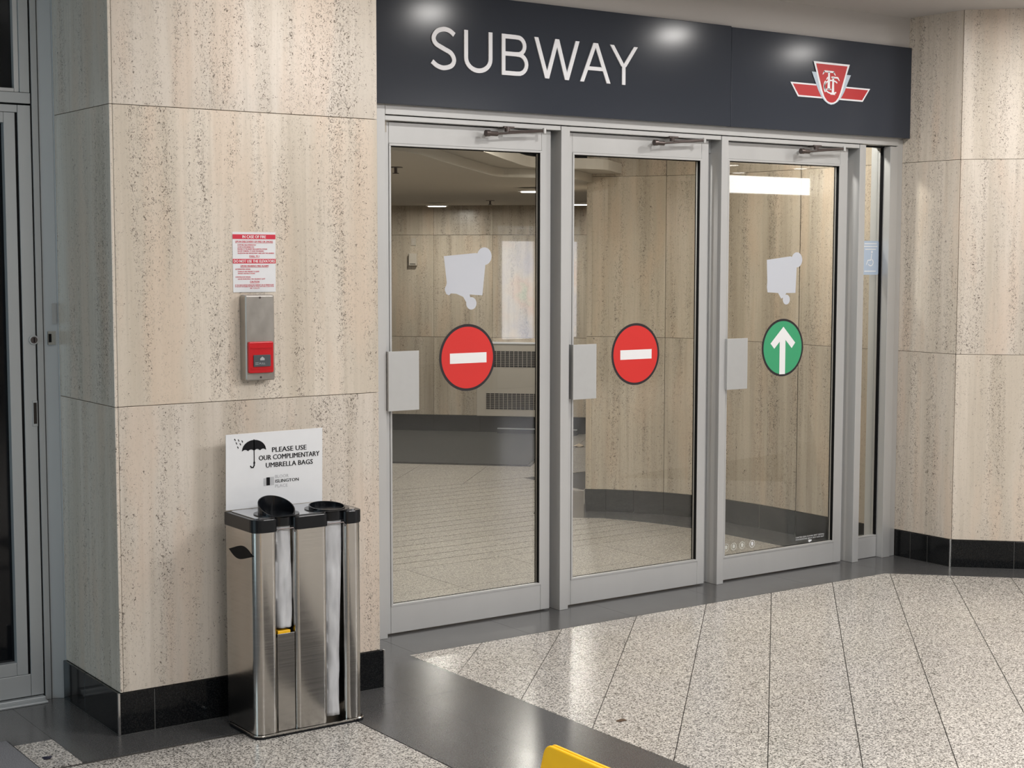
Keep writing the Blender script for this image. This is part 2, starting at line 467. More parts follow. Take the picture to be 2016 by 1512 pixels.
tile([(5.836, 5.0755), (6.25, 5.0755), (6.25, 4.66)][::-1], DARK_FLOOR, -.0004)
# outer field, beyond the photograph
def slab(x0, x1, y0, y1): MB().box(x0, x1, y0, y1, -.012, -.0012).build('floor_slab', GRANITE, floor)
slab(-6, 1.0, -8, 4.832); slab(1.0, 20, -8, 2.1); slab(1.0, 2.51, 2.1, 2.9)
MB().prism([(3.106, 2.1), (8.8, 2.1), (3.106, 7.804 - 3.106 - 1.8)], -.012, -.0014).build('floor_slab', GRANITE, floor)
# corridor floor behind the doors
for j in range(0, 2):
    for i in range(0, 6):
        x0 = 2.76 + .598 * i; y0 = 5.522 + j * .49
        tile([(x0 + .001, y0), (x0 + .596, y0), (x0 + .596, y0 + .488), (x0 + .001, y0 + .488)], GRANITE_IN)
y = 6.503
for k in range(17):
    tile([(2.8, y + .0035), (6.3, y + .0035), (6.3, y + .133 - .0035), (2.8, y + .133 - .0035)], GRANITE_IN, -.0005)
    y += .133
for j in range(0, 12):   # 45 degree tiles further back
    for i in range(-2, 9):
        s0, t0 = 8.0 + .5 * j, 4.6 - .5 * i
        P = [((s - t) / S2, (s + t) / S2) for s, t in ((s0, t0), (s0 + .497, t0), (s0 + .497, t0 + .497), (s0, t0 + .497))]
        P = clip(P, 0, -1, -(y + .001))
        if len(P) > 2: P = clip(P, -1, 0, -3.0)
        if len(P) > 2: tile(P, GRANITE_IN)
# dark strip round the foot of the curved wall
ARC = [(6.235, 5.42), (6.235, 6.07), (6.228, 6.35), (6.20, 6.62), (6.15, 6.84), (6.08, 7.01), (5.98, 7.17), (5.87, 7.30), (5.777, 7.384)]
OFF = [(5.94, 5.52), (5.94, 6.10), (5.93, 6.36), (5.91, 6.56), (5.87, 6.74), (5.82, 6.89), (5.76, 7.03), (5.70, 7.14), (5.60, 7.22)]
for i in range(len(ARC) - 1):
    tile([OFF[i], ARC[i], ARC[i + 1], OFF[i + 1]], DARK_FLOOR, .0008)
tile([OFF[-1], ARC[-1], (6.35, 7.95), (6.13, 8.15), (5.47, 7.50), (5.45, 7.38)], DARK_FLOOR, .0008)

# ================================================================== WALLS
BH = .137
ROWS = [(BH + .001, 1.0660), (1.0678, 2.0240), (2.0257, CEIL + .02)]
def panel_prism(parent, pts, z0, z1, m, name='stone_panel'):
    return MB().prism(pts, z0, z1).build(name, m, parent, bevel=.0012, seg=1)
# pillar at the left
wl = thing('wall_left', (1.81, 4.75, 0), 'cream travertine pier beside the subway doors', 'wall', kind='structure')
MB().box(1.835, 2.76, 4.775, 5.30, 0, CEIL).box(2.70, 3.10, 5.36, 5.47, 0, CEIL).build('core', GROUT, wl)
for z0, z1 in ROWS:
    panel_prism(wl, [(1.8225, 4.749), (2.782, 4.749), (2.782, 4.775), (1.8225, 4.775)], z0, z1, TRAV)
    panel_prism(wl, [(1.811, 4.7495), (1.8205, 4.7495), (1.835, 4.775), (1.835, 5.262), (1.811, 5.262)], z0, z1, TRAV)
    panel_prism(wl, [(2.76, 4.777), (2.782, 4.777), (2.782, 5.34), (2.76, 5.34)], z0, z1, TRAV)
    panel_prism(wl, [(2.784, 5.345), (3.122, 5.345), (3.122, 5.36), (2.784, 5.36)], z0, z1, TRAV)
def base_run(parent, p, q, tiles, out, m=BLACK_BASE, th=.012, h=BH):
    p, q = Vector(p), Vector(q); Ln = (q - p).length; u = (q - p) / Ln; n = Vector(out)
    e = [0] + tiles + [Ln]
    for a, b in zip(e, e[1:]):
        P = [p + u * (a + .0011), p + u * (b - .0011), p + u * (b - .0011) - n * th, p + u * (a + .0011) - n * th]
        MB().prism([tuple(x) for x in P], .001, h).build('baseboard_tile', m, parent, bevel=.001, seg=1)
    MB().prism([tuple(p - n * .0012), tuple(q - n * .0012), tuple(q - n * (th + .004)), tuple(p - n * (th + .004))], 0, h - .002).build('backing', BASEJ, parent)
bl_ = thing('baseboard_left', (1.81, 4.74, 0), 'black polished stone skirting round the left pier', 'baseboard', kind='structure')
base_run(bl_, (1.806, 4.741), (2.792, 4.741), [.118, .424, .73], (0, -1))
base_run(bl_, (1.801, 5.262), (1.801, 4.746), [.21], (-1, 0))
base_run(bl_, (2.794, 4.746), (2.794, 5.34), [.3], (1, 0))
MB().box(1.7985, 1.8065, 4.7385, 4.7465, 0, BH + .002).build('corner_trim', CHROME, bl_, bevel=.001)
MB().box(2.7900, 2.7965, 4.7385, 4.7465, 0, BH + .002).build('corner_trim', CHROME, bl_, bevel=.001)

# right wall: return beside the doors, then a 45 degree face
wr = thing('wall_right', (6.24, 5.0, 0), 'cream travertine wall right of the doors', 'wall', kind='structure')
MB().prism([(6.26, 4.99), (6.26, 5.47), (6.5, 5.47), (6.6, 4.7)][::-1], 0, CEIL).build('core', GROUT, wr)
q45 = lambda t, n=0.: (6.235 + t / S2 + n / S2, 4.998 - t / S2 + n / S2)
for z0, z1 in ROWS:
    panel_prism(wr, [(6.235, 5.0005), (6.258, 5.0105), (6.258, 5.46), (6.235, 5.46)], z0, z1, TRAV)
    for k in range(0, 7):
        a, b = k * 1.03 + .0012, (k + 1) * 1.03 - .0012
        panel_prism(wr, [q45(a), q45(b), q45(b, .024), q45(a, .024)], z0, z1, TRAV)
MB().prism([q45(0.03, .02), q45(7.3, .02), q45(7.3, .1), q45(0.03, .1)], 0, CEIL).build('core', GROUT, wr)
br_ = thing('baseboard_right', (6.24, 5.0, 0), 'black polished stone skirting at the foot of the right wall', 'baseboard', kind='structure')
base_run(br_, (6.227, 5.352), (6.227, 4.999), [.10, .21], (-1, 0))
base_run(br_, q45(-.002, -.011), q45(7.2, -.011), [.305 * k for k in range(1, 24)], (-1 / S2, -1 / S2))
MB().box(6.2215, 6.2295, 4.990, 4.998, 0, BH + .002).build('corner_trim', CHROME, br_, bevel=.001)

# corridor wall that curves away behind the third door
wc = thing('wall_corridor', (6.24, 6.2, 0), 'travertine corridor wall curving away behind the glass doors', 'wall', kind='structure')
HC = 2.42
segs = [(0, 1, 1), (1, 5, 4), (5, 8, 3)]
def arcpanel(i0, i1, z0, z1, m, off=0., name='stone_panel'):
    pts = ARC[i0:i1 + 1]
    for e0, e1 in ((0, 1), (-1, -2)):   # leave a joint at both ends
        p_, q_ = Vector(pts[e0]), Vector(pts[e1]); pts[e0] = tuple(p_ + (q_ - p_).normalized() * .0013)
    inn = [(x + .03, y + .03) for x, y in pts]
    return MB().prism([(x - off, y - off) for x, y in pts] + inn[::-1], z0, z1).build(name, m, wc if m is TRAV_IN else bc_)
bc_ = thing('baseboard_corridor', (6.24, 6.2, 0), 'dark stone skirting under the curving corridor wall', 'baseboard', kind='structure')
for z0, z1 in ((BH, 1.0655), (1.0675, 2.0235), (2.0255, HC)):
    for i0, i1 in ((0, 1), (1, 5), (5, 8)):
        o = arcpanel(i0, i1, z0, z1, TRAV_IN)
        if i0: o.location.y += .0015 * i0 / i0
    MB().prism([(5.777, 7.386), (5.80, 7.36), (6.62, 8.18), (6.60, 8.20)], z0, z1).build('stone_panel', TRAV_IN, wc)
MB().prism([(x + .028, y + .028) for x, y in ARC] + [(x + .10, y + .10) for x, y in ARC[::-1]], 0, HC - .01).build('core', GROUT, wc)
for i in range(8): arcpanel(i, i + 1, .001, BH - .001, BASE_IN, .008, 'baseboard_tile')
MB().prism([(5.767, 7.380), (5.80, 7.35), (6.62, 8.17), (6.59, 8.20)], .001, BH - .001).build('baseboard_tile', BASE_IN, bc_)
MB().box(5.763, 5.771, 7.374, 7.382, 0, BH + .001).build('corner_trim', CHROME, bc_)

# far corridor wall at 45 degrees
wf = thing('wall_far', (8, 10.95, 0), 'travertine wall at the far end of the subway corridor', 'wall', kind='structure')
S_ = 18.95
def fq(t, n=0.):   # t along the wall to the right, n out of the wall towards the doors; t = 0 at x 7.358
    return (7.358 + t / S2 - n / S2, 11.592 - t / S2 - n / S2)
ZF = 1.99
for z0, z1 in ((.146, .836), (.839, 1.731), (1.734, ZF + .02)):
    for k in range(-6, 8):
        a, b = k * .529 + .001, (k + 1) * .529 - .001
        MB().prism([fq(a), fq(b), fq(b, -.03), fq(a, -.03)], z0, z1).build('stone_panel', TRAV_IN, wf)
MB().prism([fq(-3.3, -.028), fq(4.3, -.028), fq(4.3, -.1), fq(-3.3, -.1)], 0, ZF).build('core', GROUT, wf)
bf_ = thing('baseboard_far', (8, 10.95, 0), 'dark skirting at the far end of the corridor', 'baseboard', kind='structure')
for k in range(-6, 10):
    a, b = k * .42 + .001, (k + 1) * .42 - .001
    MB().prism([fq(a, .012), fq(b, .012), fq(b, 0), fq(a, 0)], .001, .145).build('baseboard_tile', BASE_IN, bf_)

# enclosing walls that the photograph does not show (seen in the reflections)
def struct_box(name, args, m, label, cat='wall'):
    o = MB().box(*args).build(name, m); return tag(o, label, cat, kind='structure')
struct_box('wall_back', (-6, 22, -8.1, -8, 0, 3.4), TRAV, 'travertine wall at the far side of the hall behind the camera')
struct_box('wall_west', (-6.1, -6, -8, 5.6, 0, 3.4), TRAV, 'plain wall at the left end of the hall')
struct_box('wall_east', (20, 20.1, -8, 3, 0, 3.4), TRAV, 'plain wall at the right end of the hall')
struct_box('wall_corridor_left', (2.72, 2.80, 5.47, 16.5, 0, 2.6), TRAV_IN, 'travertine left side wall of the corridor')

# ================================================================== CEILINGS
ce = thing('ceiling', (4, 2, CEIL), 'plain off-white ceiling with recessed lights', 'ceiling', kind='structure')
MB().box(-6, 20, -8, 5.47, CEIL, CEIL + .08).build('ceiling_board', CEILM, ce)
MB().box(2.784, 6.235, 5.335, 5.47, 2.55, CEIL).build('bulkhead', CEILM, ce)
ci = thing('ceiling_corridor', (5, 8, ZF), 'low corridor ceiling with a curved stepped edge', 'ceiling', kind='structure')
EDGE = cr([(2.6, 5.47), (3.0, 5.50), (3.355, 5.616), (3.583, 5.768), (3.992, 6.191), (4.59, 6.791), (4.956, 7.13), (5.15, 7.14), (5.45, 7.10), (5.82, 7.38), (6.4, 7.7)], 5)
EDGE2 = [(x + .12, y - .13) for x, y in EDGE]
MB().prism(EDGE + [(9, 7.7), (13, 7.7), (13, 17), (2.6, 17)], ZF, 2.04).build('soffit', CEIL_IN, ci)
MB().prism([(max(2.6, x), y) for x, y in EDGE2] + [(9, 7.6), (13, 7.6), (13, 17), (2.6, 17)], 2.041, 2.10).build('upper_step', CEIL_IN, ci)
MB().box(2.6, 13, 5.47, 17, HC, HC + .06).build('upper_board', CEIL_IN, ci)
MB().box(2.784, 6.26, 5.44, 5.47, 2.13, 2.6).build('door_head_lining', CEIL_IN, ci)

# light fixtures
def downlight(x, y, z, lab, m=LAMP, r=.065, grp='recessed downlights in the ceiling'):
    t = thing('ceiling_light', (x, y, z), lab, 'ceiling light', grp)
    MB().prism(circle(x, y, r * 1.25, 24), z - .006, z + .001).build('trim_ring', WHITE, t)
    MB().prism(circle(x, y, r, 24), z - .010, z - .0062).build('lens', m, t)
for i, (x, y, p_) in enumerate(DOWN):
    downlight(x, y, CEIL, 'round recessed downlight in the hall ceiling, %s' % ('above the left pier', 'above the first door', 'above the third door', 'beside the right wall', 'near the shop door')[i])
for i, (x, y, z, p_) in enumerate(INNER):
    downlight(x, y, z, 'round recessed downlight of the subway corridor, %s' % ('added as fill in the raised part', 'added as fill close behind the doors', 'bright beside the door post', 'on the soffit over the dark mat', 'seen through the second door', 'close to the far wall', 'unseen, added to light the curved wall')[i], LAMP_IN, .075, 'corridor downlights')
for (x, y, p_), w_ in zip(FILL_PANELS, ('just behind the camera at its right', 'nearest the doors', 'towards the left end of the hall', 'towards the right wall', 'farthest back in the hall', 'at the far right end')):
    t = thing('fill_panel_light', (x, y, CEIL), 'flat rectangular ceiling light panel added as unseen fill, ' + w_, 'ceiling light', 'added hall fill panels')
    MB().box(x - .6, x + .6, y - .3, y + .3, CEIL - .012, CEIL + .001).build('frame', WHITE, t)
    MB().box(x - .57, x + .57, y - .27, y + .27, CEIL - .016, CEIL - .0122).build('diffuser', PANEL_E, t)
for x, y, w_ in ((14.24, -4.3, 'left of the cove panel'), (15.6, -5.6, 'behind the cove panel'), (15.55, -4.34, 'above the end of the cove panel'), (17.3, -5.65, 'right of the cove panel')):
    downlight(x, y, CEIL, 'round recessed downlight far across the hall, ' + w_, LAMP, .09)
# bright cove and backlit poster on the far side of the hall, seen only mirrored in the door glass
t = thing('cove_light', (14.8, -4, 2.4), 'long bright backlit cove panel across the hall', 'light')
MB().box(13.6, 15.75, -4.10, -4.02, 2.36, 2.60).build('housing', WHITE, t); MB().box(13.62, 15.73, -4.02, -4.0, 2.37, 2.59).build('lens', COVE_E, t)
MB().box(13.7, 13.75, -4.08, -4.04, 2.60, CEIL).build('hanger', WHITE, t); MB().box(15.6, 15.65, -4.08, -4.04, 2.60, CEIL).build('hanger', WHITE, t)
t = thing('poster_lightbox', (10.9, -4, 0), 'tall backlit poster stand across the hall', 'poster')
MB().box(10.30, 11.5, -4.12, -4.02, 0, 1.90).build('case', ALU_DARK, t); MB().box(10.54, 11.2, -4.02, -4.005, 1.79, 1.875).build('heading_strip', WHITE, t); MB().box(10.56, 11.18, -4.005, -4.003, 1.80, 1.865).build('heading_field', ALU_DARK, t); MB().box(10.36, 11.44, -4.02, -4.0, .58, 1.72).build('poster_sheet', POSTER_E, t)

# sprinklers on the corridor ceiling
for (x, y, z), lab in (((3.79, 6.30, ZF), 'small dark sprinkler head on the low ceiling nearest the doors'), ((7.04, 10.25, ZF), 'small dark sprinkler head on the low ceiling near the far wall')):
    if y < 7: x, y = 3.79 * 1.06, 6.30 * 1.06
    t = thing('sprinkler', (x, y, z), lab, 'sprinkler', 'corridor sprinklers')
    MB().prism(circle(x, y, .035, 20), z - .004, z).build('escutcheon', ARM, t)
    MB().tube((x, y, z - .004), (x, y, z - .03), .008).tube((x, y, z - .030), (x, y, z - .034), .016).build('head', ARM, t)

# ================================================================== STOREFRONT FRAME
YF = 5.35
fr_ = thing('trim_1', (3.12, YF, 0), 'satin aluminium frame around the subway doors', 'door frame', kind='structure')
MULL = [(3.122, 3.171), (4.045, 4.091), (4.975, 5.017), (5.905, 5.948), (6.128, 6.186)]
for i, (a, b) in enumerate(MULL):
    z1 = 2.15 if i in (0,) else 2.104
    MB().box(a, b, YF, 5.4325, 0, z1).build('post', ALU, fr_, bevel=.0015)
    aa, bb = (a, b + .012) if i == 0 else ((a - .03, b + .012) if i < 3 else ((a - .03, b + .0) if i == 3 else (a, 6.234)))
    MB().box(aa, bb, 5.4335, 5.475, 0, 2.104).build('door_stop', ALU, fr_, bevel=.001)
MB().box(6.187, 6.234, 5.362, 5.386, 0, 2.15).build('jamb', ALU, fr_, bevel=.0015)
# header, lip and stop
MB().box(3.172, 6.186, YF, 5.455, 2.1085, 2.155).build('header', ALU, fr_, bevel=.0015)
for a, b in ((3.173, 4.044), (4.092, 4.974), (5.018, 5.904)):
    MB().box(a, b, YF + .004, 5.384, 2.086, 2.1045).build('header_lip', ALU, fr_, bevel=.001)
    MB().box(a, b, YF + .012, 5.45, 2.1045, 2.1085).build('header_groove', GASKET, fr_)
    MB().box(a, b, 5.425, 5.455, 2.03, 2.104).build('header_stop', ALU_DARK, fr_)

# ================================================================== DOORS
YD = 5.388
TH = .042
def leaf(name, x0, x1, g0, g1, zb, zgb, zgt, zt, label, cat='door'):
    t = thing(name, (x0, YD, 0), label, cat, kind='structure')
    yb = YD + TH
    MB().box(x0, g0 - .0005, YD, yb, zb, zt).build('stile', ALU, t, bevel=.002)
    MB().box(g1 + .0005, x1, YD, yb, zb, zt).build('stile', ALU, t, bevel=.002)
    MB().box(g0, g1, YD, yb, zb, zgb - .0).build('bottom_rail', ALU, t, bevel=.002)
    MB().box(g0, g1, YD, yb, zgt, zt).build('top_rail', ALU, t, bevel=.002)
    # glazing beads and black gasket
    bd = .009
    MB().box(g0, g1, YD - .003, YD + .014, zgt - bd, zgt).build('glazing_bead', ALU, t, bevel=.001)
    MB().box(g0, g1, YD - .003, YD + .014, zgb, zgb + bd).build('glazing_bead', ALU, t, bevel=.001)
    MB().box(g0, g0 + bd, YD - .003, YD + .014, zgb + bd, zgt - bd).build('glazing_bead', ALU, t, bevel=.001)
    MB().box(g1 - bd, g1, YD - .003, YD + .014, zgb + bd, zgt - bd).build('glazing_bead', ALU, t, bevel=.001)
    gk = MB(); e = bd + .0006
    gk.box(g1 - e - .0008, g1 - e + .0004, YD - .0005, YD + .016, zgb + bd, zgt - bd)
    gk.box(g0 + bd, g1 - bd, YD + .0145, YD + .0165, zgt - bd - .004, zgt)
    gk.box(g0 + bd, g1 - bd, YD + .0145, YD + .0165, zgb, zgb + bd + .0015)
    gk.box(g1 - bd - .0015, g1 - bd, YD + .025, YD + .030, zgb, zgt)
    gk.build('gasket', GASKET, t)
    MB().box(g0 + .001, g1 - .001, YD + .018, YD + .024, zgb + .001, zgt - .001).build('glass_pane', GLASS, t)
    return t
d1 = leaf('door_1', 3.176, 4.017, 3.209, 3.968, .006, .118, 1.998, 2.083, 'left glass subway door with a red no entry disc, nearest the pier')
d2 = leaf('door_2', 4.098, 4.928, 4.134, 4.884, .006, .118, 1.998, 2.083, 'middle glass subway door with a red no entry disc')
d3 = leaf('door_3', 5.024, 5.860, 5.050, 5.806, .006, .112, 2.004, 2.083, 'right glass subway door with a green arrow disc')
# sidelight
w1 = thing('window_1', (5.95, YD, 0), 'narrow glass sidelight between the third door and the right wall', 'window', kind='structure')
MB().box(5.949, 6.127, YD + .002, YD + .06, .001, .108).build('bottom_rail', ALU, w1, bevel=.002)
MB().box(5.949, 6.127, YD + .002, YD + .02, .109, .116).build('glazing_bead', ALU, w1, bevel=.001)
MB().box(5.949, 6.127, YD + .002, YD + .02, 2.098, 2.106).build('gasket', GASKET, w1)
MB().box(6.121, 6.1275, YD + .006, YD + .0215, .109, 2.10).build('gasket', GASKET, w1)
MB().box(5.979, 6.120, YD + .022, YD + .028, .109, 2.104).build('glass_pane', GLASS, w1)
# small dirt scuffs near the hinge side of the bottom rails are part of the rails' wear

# push plates
for t, x0, x1, zt in ((d1, 3.160, 3.316, 1.168), (d2, 4.091, 4.232, 1.166), (d3, 5.0, 5.143, 1.165)):
    F = lambda u, v, w_: (u, v, w_)
    yp = 5.336
    outl = [(x0 + .012, yp), (x1, yp), (x1, yp + .0035), (x0 + .0155, yp + .0035), (x0 + .0155 + .012, YD), (x0 + .012 + .0115, YD), (x0 + .012, yp + .012)]
    MB().prism(outl, zt - .240, zt).build('push_plate', PLATE, t, bevel=.0008)
# closer arms
def closer(t, x, zk=2.055):
    c = MB()
    c.tube((x, 5.340, zk), (x + .020, 5.340, zk + .001), .0135, 14).tube((x + .018, 5.340, zk), (x + .060, 5.342, zk), .0105, 10)
    o = c.build('closer_arm', ARM, t, bevel=.001)
    k = MB().tube((x + .055, 5.342, zk), (x + .305, 5.338, zk + .022), .0042, 8); k.build('rod', ARM, o)
    k = MB().tube((x + .122, 5.345, zk + .012), (x + .305, 5.338, zk + .025), .0048, 8); k.tube((x + .118, 5.352, zk + .012), (x + .118, 5.352, zk + .032), .012, 12); k.build('rod', ARM, o)
    MB().box(x + .098, x + .150, 5.346, 5.384, zk + .026, zk + .034).build('bracket', ARM, o)
    MB().tube((x + .300, 5.338, zk + .012), (x + .300, 5.338, zk + .034), .008, 12).tube((x + .03, 5.342, zk - .002), (x + .03, 5.39, zk - .002), .008, 10).build('pivot', ALU, o)
closer(d1, 3.645); closer(d2, 4.555); closer(d3, 5.478, 2.054)
for o_ in [o for o in bpy.data.objects if o.name.startswith('closer_arm')]: o_['label'] = 'dark metal folding closer arm'

# decals on the glass
YG = YD + .018
def disc(t, name, cx, cz, m, mark, lab):
    fr = facing(YG, 0, 0)
    o = MB().prism(circle(cx, cz, .1405, 64), .0006, .0012, fr).build(name, DARKRIM, t); o['label'] = lab
    MB().prism(circle(cx, cz, .1295, 64), .0014, .0018, fr).build('disc_face', m, o)
    b = MB(); mark(b, fr); b.build('disc_mark', WHITEP, o)
bar = lambda cx, cz: (lambda b, fr: b.prism([(cx - .092, cz - .0215), (cx + .092, cz - .0215), (cx + .092, cz + .0215), (cx - .092, cz + .0215)], .002, .0023, fr))
disc(d1, 'no_entry_disc', 3.597, 1.1255, REDD, bar(3.601, 1.1235), 'round red no entry decal with a white bar')
disc(d2, 'no_entry_disc', 4.512, 1.1075, REDD, bar(4.514, 1.106), 'round red no entry decal with a white bar')
def arrow(b, fr):
    cx, cz = 5.441, 1.1065
    b.prism([(cx - .0195, cz - .130), (cx + .0195, cz - .130), (cx + .0195, cz + .062), (cx - .0195, cz + .062)], .0020, .0023, fr)
    b.prism([(cx + .004, cz + .102), (cx - .082, cz + .022), (cx - .056, cz - .004), (cx + .004, cz + .052)], .0024, .0026, fr)
    b.prism([(cx + .004, cz + .102), (cx + .004, cz + .052), (cx + .062, cz - .004), (cx + .086, cz + .022)], .0024, .0026, fr)
disc(d3, 'arrow_disc', 5.443, 1.1065, GREEN, arrow, 'round green decal with a white upward arrow')
# pale hazes of removed stickers
SM1 = [(3.481, 1.549), (3.560, 1.553), (3.640, 1.558)]
def haze(t, pts, circ, m=FILM):
    b = MB(); fr = facing(YG)
    b.prism(pts, .0003, .0008, fr)
    for i, (x, z, r) in enumerate(circ): b.prism(circle(x, z, r, 24), .0009 + i * .0002, .0010 + i * .0002, fr)
    o = b.build('sticker_haze', m, t); o['label'] = 'pale haze of a removed sticker'
haze(d1, [(3.506, 1.387), (3.515, 1.395), (3.543, 1.393), (3.576, 1.380), (3.591, 1.358), (3.612, 1.372), (3.609, 1.389), (3.673, 1.385), (3.688, 1.512), (3.700, 1.552), (3.640, 1.562), (3.481, 1.549), (3.495, 1.440), (3.488, 1.409), (3.492, 1.393)],
     [(3.683, 1.549, .037), (3.617, 1.352, .026), (3.505, 1.412, .020)])
haze(d3, [(5.336, 1.377), (5.352, 1.376), (5.407, 1.373), (5.428, 1.345), (5.450, 1.353), (5.462, 1.372), (5.525, 1.372), (5.531, 1.496), (5.535, 1.535), (5.487, 1.550), (5.328, 1.533), (5.333, 1.430), (5.331, 1.401)],
     [(5.531, 1.533, .037), (5.463, 1.340, .024)])
# wheelchair notice on the sidelight
fr = facing(YD + .021)
o = MB().prism(rounded(5.997, 6.121, 1.457, 1.629, .008), 0, .0006, fr).build('wheelchair_notice', FILMB, w1); o['label'] = 'pale blue wheelchair access sticker'
b = MB()
cx, cz = 6.062, 1.520
ribbon(b, [(cx + .019 * math.cos(a), cz + .017 * math.sin(a)) for a in [math.radians(k) for k in range(-150, 75, 15)]], .005, fr, .001, .0013)
b.prism(circle(cx + .008, cz + .053, .006, 14), .001, .0013, fr)
ribbon(b, [(cx + .006, cz + .044), (cx + .002, cz + .012), (cx - .022, cz + .010), (cx - .032, cz - .012)], .005, fr, .0014, .0017)
for zz, ww in ((1.612, .09), (1.598, .10), (1.584, .08), (1.473, .085)): b.prism([(6.059 - ww / 2, zz), (6.059 + ww / 2, zz), (6.059 + ww / 2, zz + .005), (6.059 - ww / 2, zz + .005)], .001, .0012, fr)
b.build('wheelchair_symbol', FILMW, o)
# small decals along the foot of the third door
fr = facing(YG)
b = MB()
put_text(b, 'LIMITED TIME SERVICE AND DETAILS', 5.655, .156, fr, .001, h=.007, wd=.20, mirror=True)
put_text(b, 'THIS WAY FOR MORE INFORMATION', 5.655, .145, fr, .001, h=.007, wd=.20, mirror=True)
b.prism([(5.650, .112 + .012), (5.668, .130), (5.665, .138), (5.656, .136), (5.648, .139), (5.643, .131)], .001, .0012, fr)
o = b.build('mirrored_decal_text', FILMW, d3); o['label'] = 'tiny white lettering seen from behind'
o = None
for cx in (5.257, 5.190, 5.135, 5.085):
    b = MB(); ribbon(b, circle(cx, .158, .017, 24), .0025, fr, .001, .0012, closed=True)
    b.prism([(cx - .006, .150), (cx + .006, .150), (cx + .009, .163), (cx, .170), (cx - .008, .164)], .001, .0012, fr)
    o = b.build('round_icon_decal', FILMF if cx < 5.2 else FILMW, d3)
    o['label'] = 'small round white icon decal'

# ================================================================== SIGN
sg = thing('subway_sign', (3.0, 5.316, 2.145), 'long slate grey sign board reading SUBWAY with a red and white transit emblem', 'sign')
MB().box(2.83, 4.9955, 5.316, 5.349, 2.146, 2.602).build('board', SIGN, sg, bevel=.002)
MB().box(4.9965, 6.233, 5.316, 5.349, 2.1455, 2.598).build('board', SIGN, sg, bevel=.002)
fr = facing(5.316)
W_ = .0185; Z0, Z1 = 2.2945, 2.4615
a_, b_ = .0006, .005
def letter(ch):
    b = MB()
    if ch == 'S':
        x0 = 3.361
        P = cr([(x0 + .112, 2.437), (x0 + .090, 2.451), (x0 + .062, 2.4555), (x0 + .030, 2.445), (x0 + .0135, 2.420), (x0 + .024, 2.396), (x0 + .060, 2.379), (x0 + .096, 2.363), (x0 + .111, 2.337), (x0 + .098, 2.313), (x0 + .062, 2.3025), (x0 + .030, 2.309), (x0 + .006, 2.325)], 5)
        ribbon(b, P, W_, fr, a_, b_)
    if ch == 'U':
        xa, xb = 3.530, 3.650
        P = [(xa, Z1), (xa, 2.352)] + [((xa + xb) / 2 - .060 * math.cos(t), 2.352 - .0495 * math.sin(t)) for t in [math.radians(k) for k in range(12, 180, 12)]] + [(xb, 2.352), (xb, Z1)]
        ribbon(b, P, W_, fr, a_, b_)
    if ch == 'B':
        xa = 3.715
        b.prism([(xa - .009, Z0), (xa + .009, Z0), (xa + .009, Z1), (xa - .009, Z1)], a_, b_ + .0004, fr)
        top = [(xa, 2.4525), (xa + .060, 2.4525)] + [(xa + .070 + .037 * math.sin(t), 2.4175 + .035 * math.cos(t)) for t in [math.radians(k) for k in range(15, 180, 15)]] + [(xa + .060, 2.3825), (xa, 2.3825)]
        bot = [(xa, 2.3825), (xa + .066, 2.3825)] + [(xa + .074 + .043 * math.sin(t), 2.343 + .0395 * math.cos(t)) for t in [math.radians(k) for k in range(15, 180, 15)]] + [(xa + .066, 2.3035), (xa, 2.3035)]
        ribbon(b, top, W_ * .95, fr, a_, b_); ribbon(b, bot, W_ * .95, fr, a_, b_ + .0001)
    if ch == 'W':
        h = .0205
        for p, q in (((3.882, Z1), (3.939, Z0)), ((3.939, Z0), (3.991, Z1)), ((3.991, Z1), (4.043, Z0)), ((4.043, Z0), (4.099, Z1))):
            if p[1] > q[1]: p, q = q, p
            k_ = .0003 * (len(b.v) // 8); stroke(b, p, q, h, fr, a_, b_ + k_)
    if ch == 'A':
        stroke(b, (4.125, Z0), (4.196, Z1), .0205, fr, a_, b_); stroke(b, (4.270, Z0), (4.200, Z1), .0205, fr, a_, b_ + .0003)
        b.prism([(4.148, 2.345), (4.248, 2.345), (4.241, 2.361), (4.155, 2.361)], a_, b_ - .0003, fr)
    if ch == 'Y':
        stroke(b, (4.353, 2.372), (4.288, Z1), .0215, fr, a_, b_); stroke(b, (4.357, 2.372), (4.422, Z1), .0215, fr, a_, b_ + .0003)
        b.prism([(4.3458, Z0), (4.3642, Z0), (4.3642, 2.378), (4.3458, 2.378)], a_, b_ - .0003, fr)
    o = b.build('letter', WHITE, sg); o['label'] = 'white letter ' + ch
for ch in 'SUBWAY': letter(ch)
# emblem
def ply(name, pts, m, par, a, b_, lab=None):
    o = MB().prism(pts, a, b_, fr).build(name, m, par)
    if lab: o['label'] = lab
    return o
cx = 5.6515
def mir(P): return P + [(2 * cx - x, z) for x, z in P[::-1]]
em = ply('emblem', [(5.375, 2.375), (5.427, 2.309), (5.876, 2.309), (5.928, 2.375)], WHITE, sg, .0006, .0022, 'red and white winged shield emblem')
ply('wing', [(5.391, 2.3675), (5.432, 2.3165), (5.60, 2.3165), (5.60, 2.3675)], RED, em, .0024, .003)
ply('wing', [(5.703, 2.3165), (5.871, 2.3165), (5.912, 2.3675), (5.703, 2.3675)], RED, em, .0024, .003)
LIGHTB = plain('emblem_pale_blue', (.50, .60, .70), .4)
half = [(5.516, 2.432), (5.536, 2.396), (5.560, 2.350), (5.580, 2.322), (5.605, 2.299), (5.630, 2.286), (5.6515, 2.282)]
ply('shield_backing', half + [(2 * cx - x, z) for x, z in half[-2::-1]], LIGHTB, em, .0032, .0038)
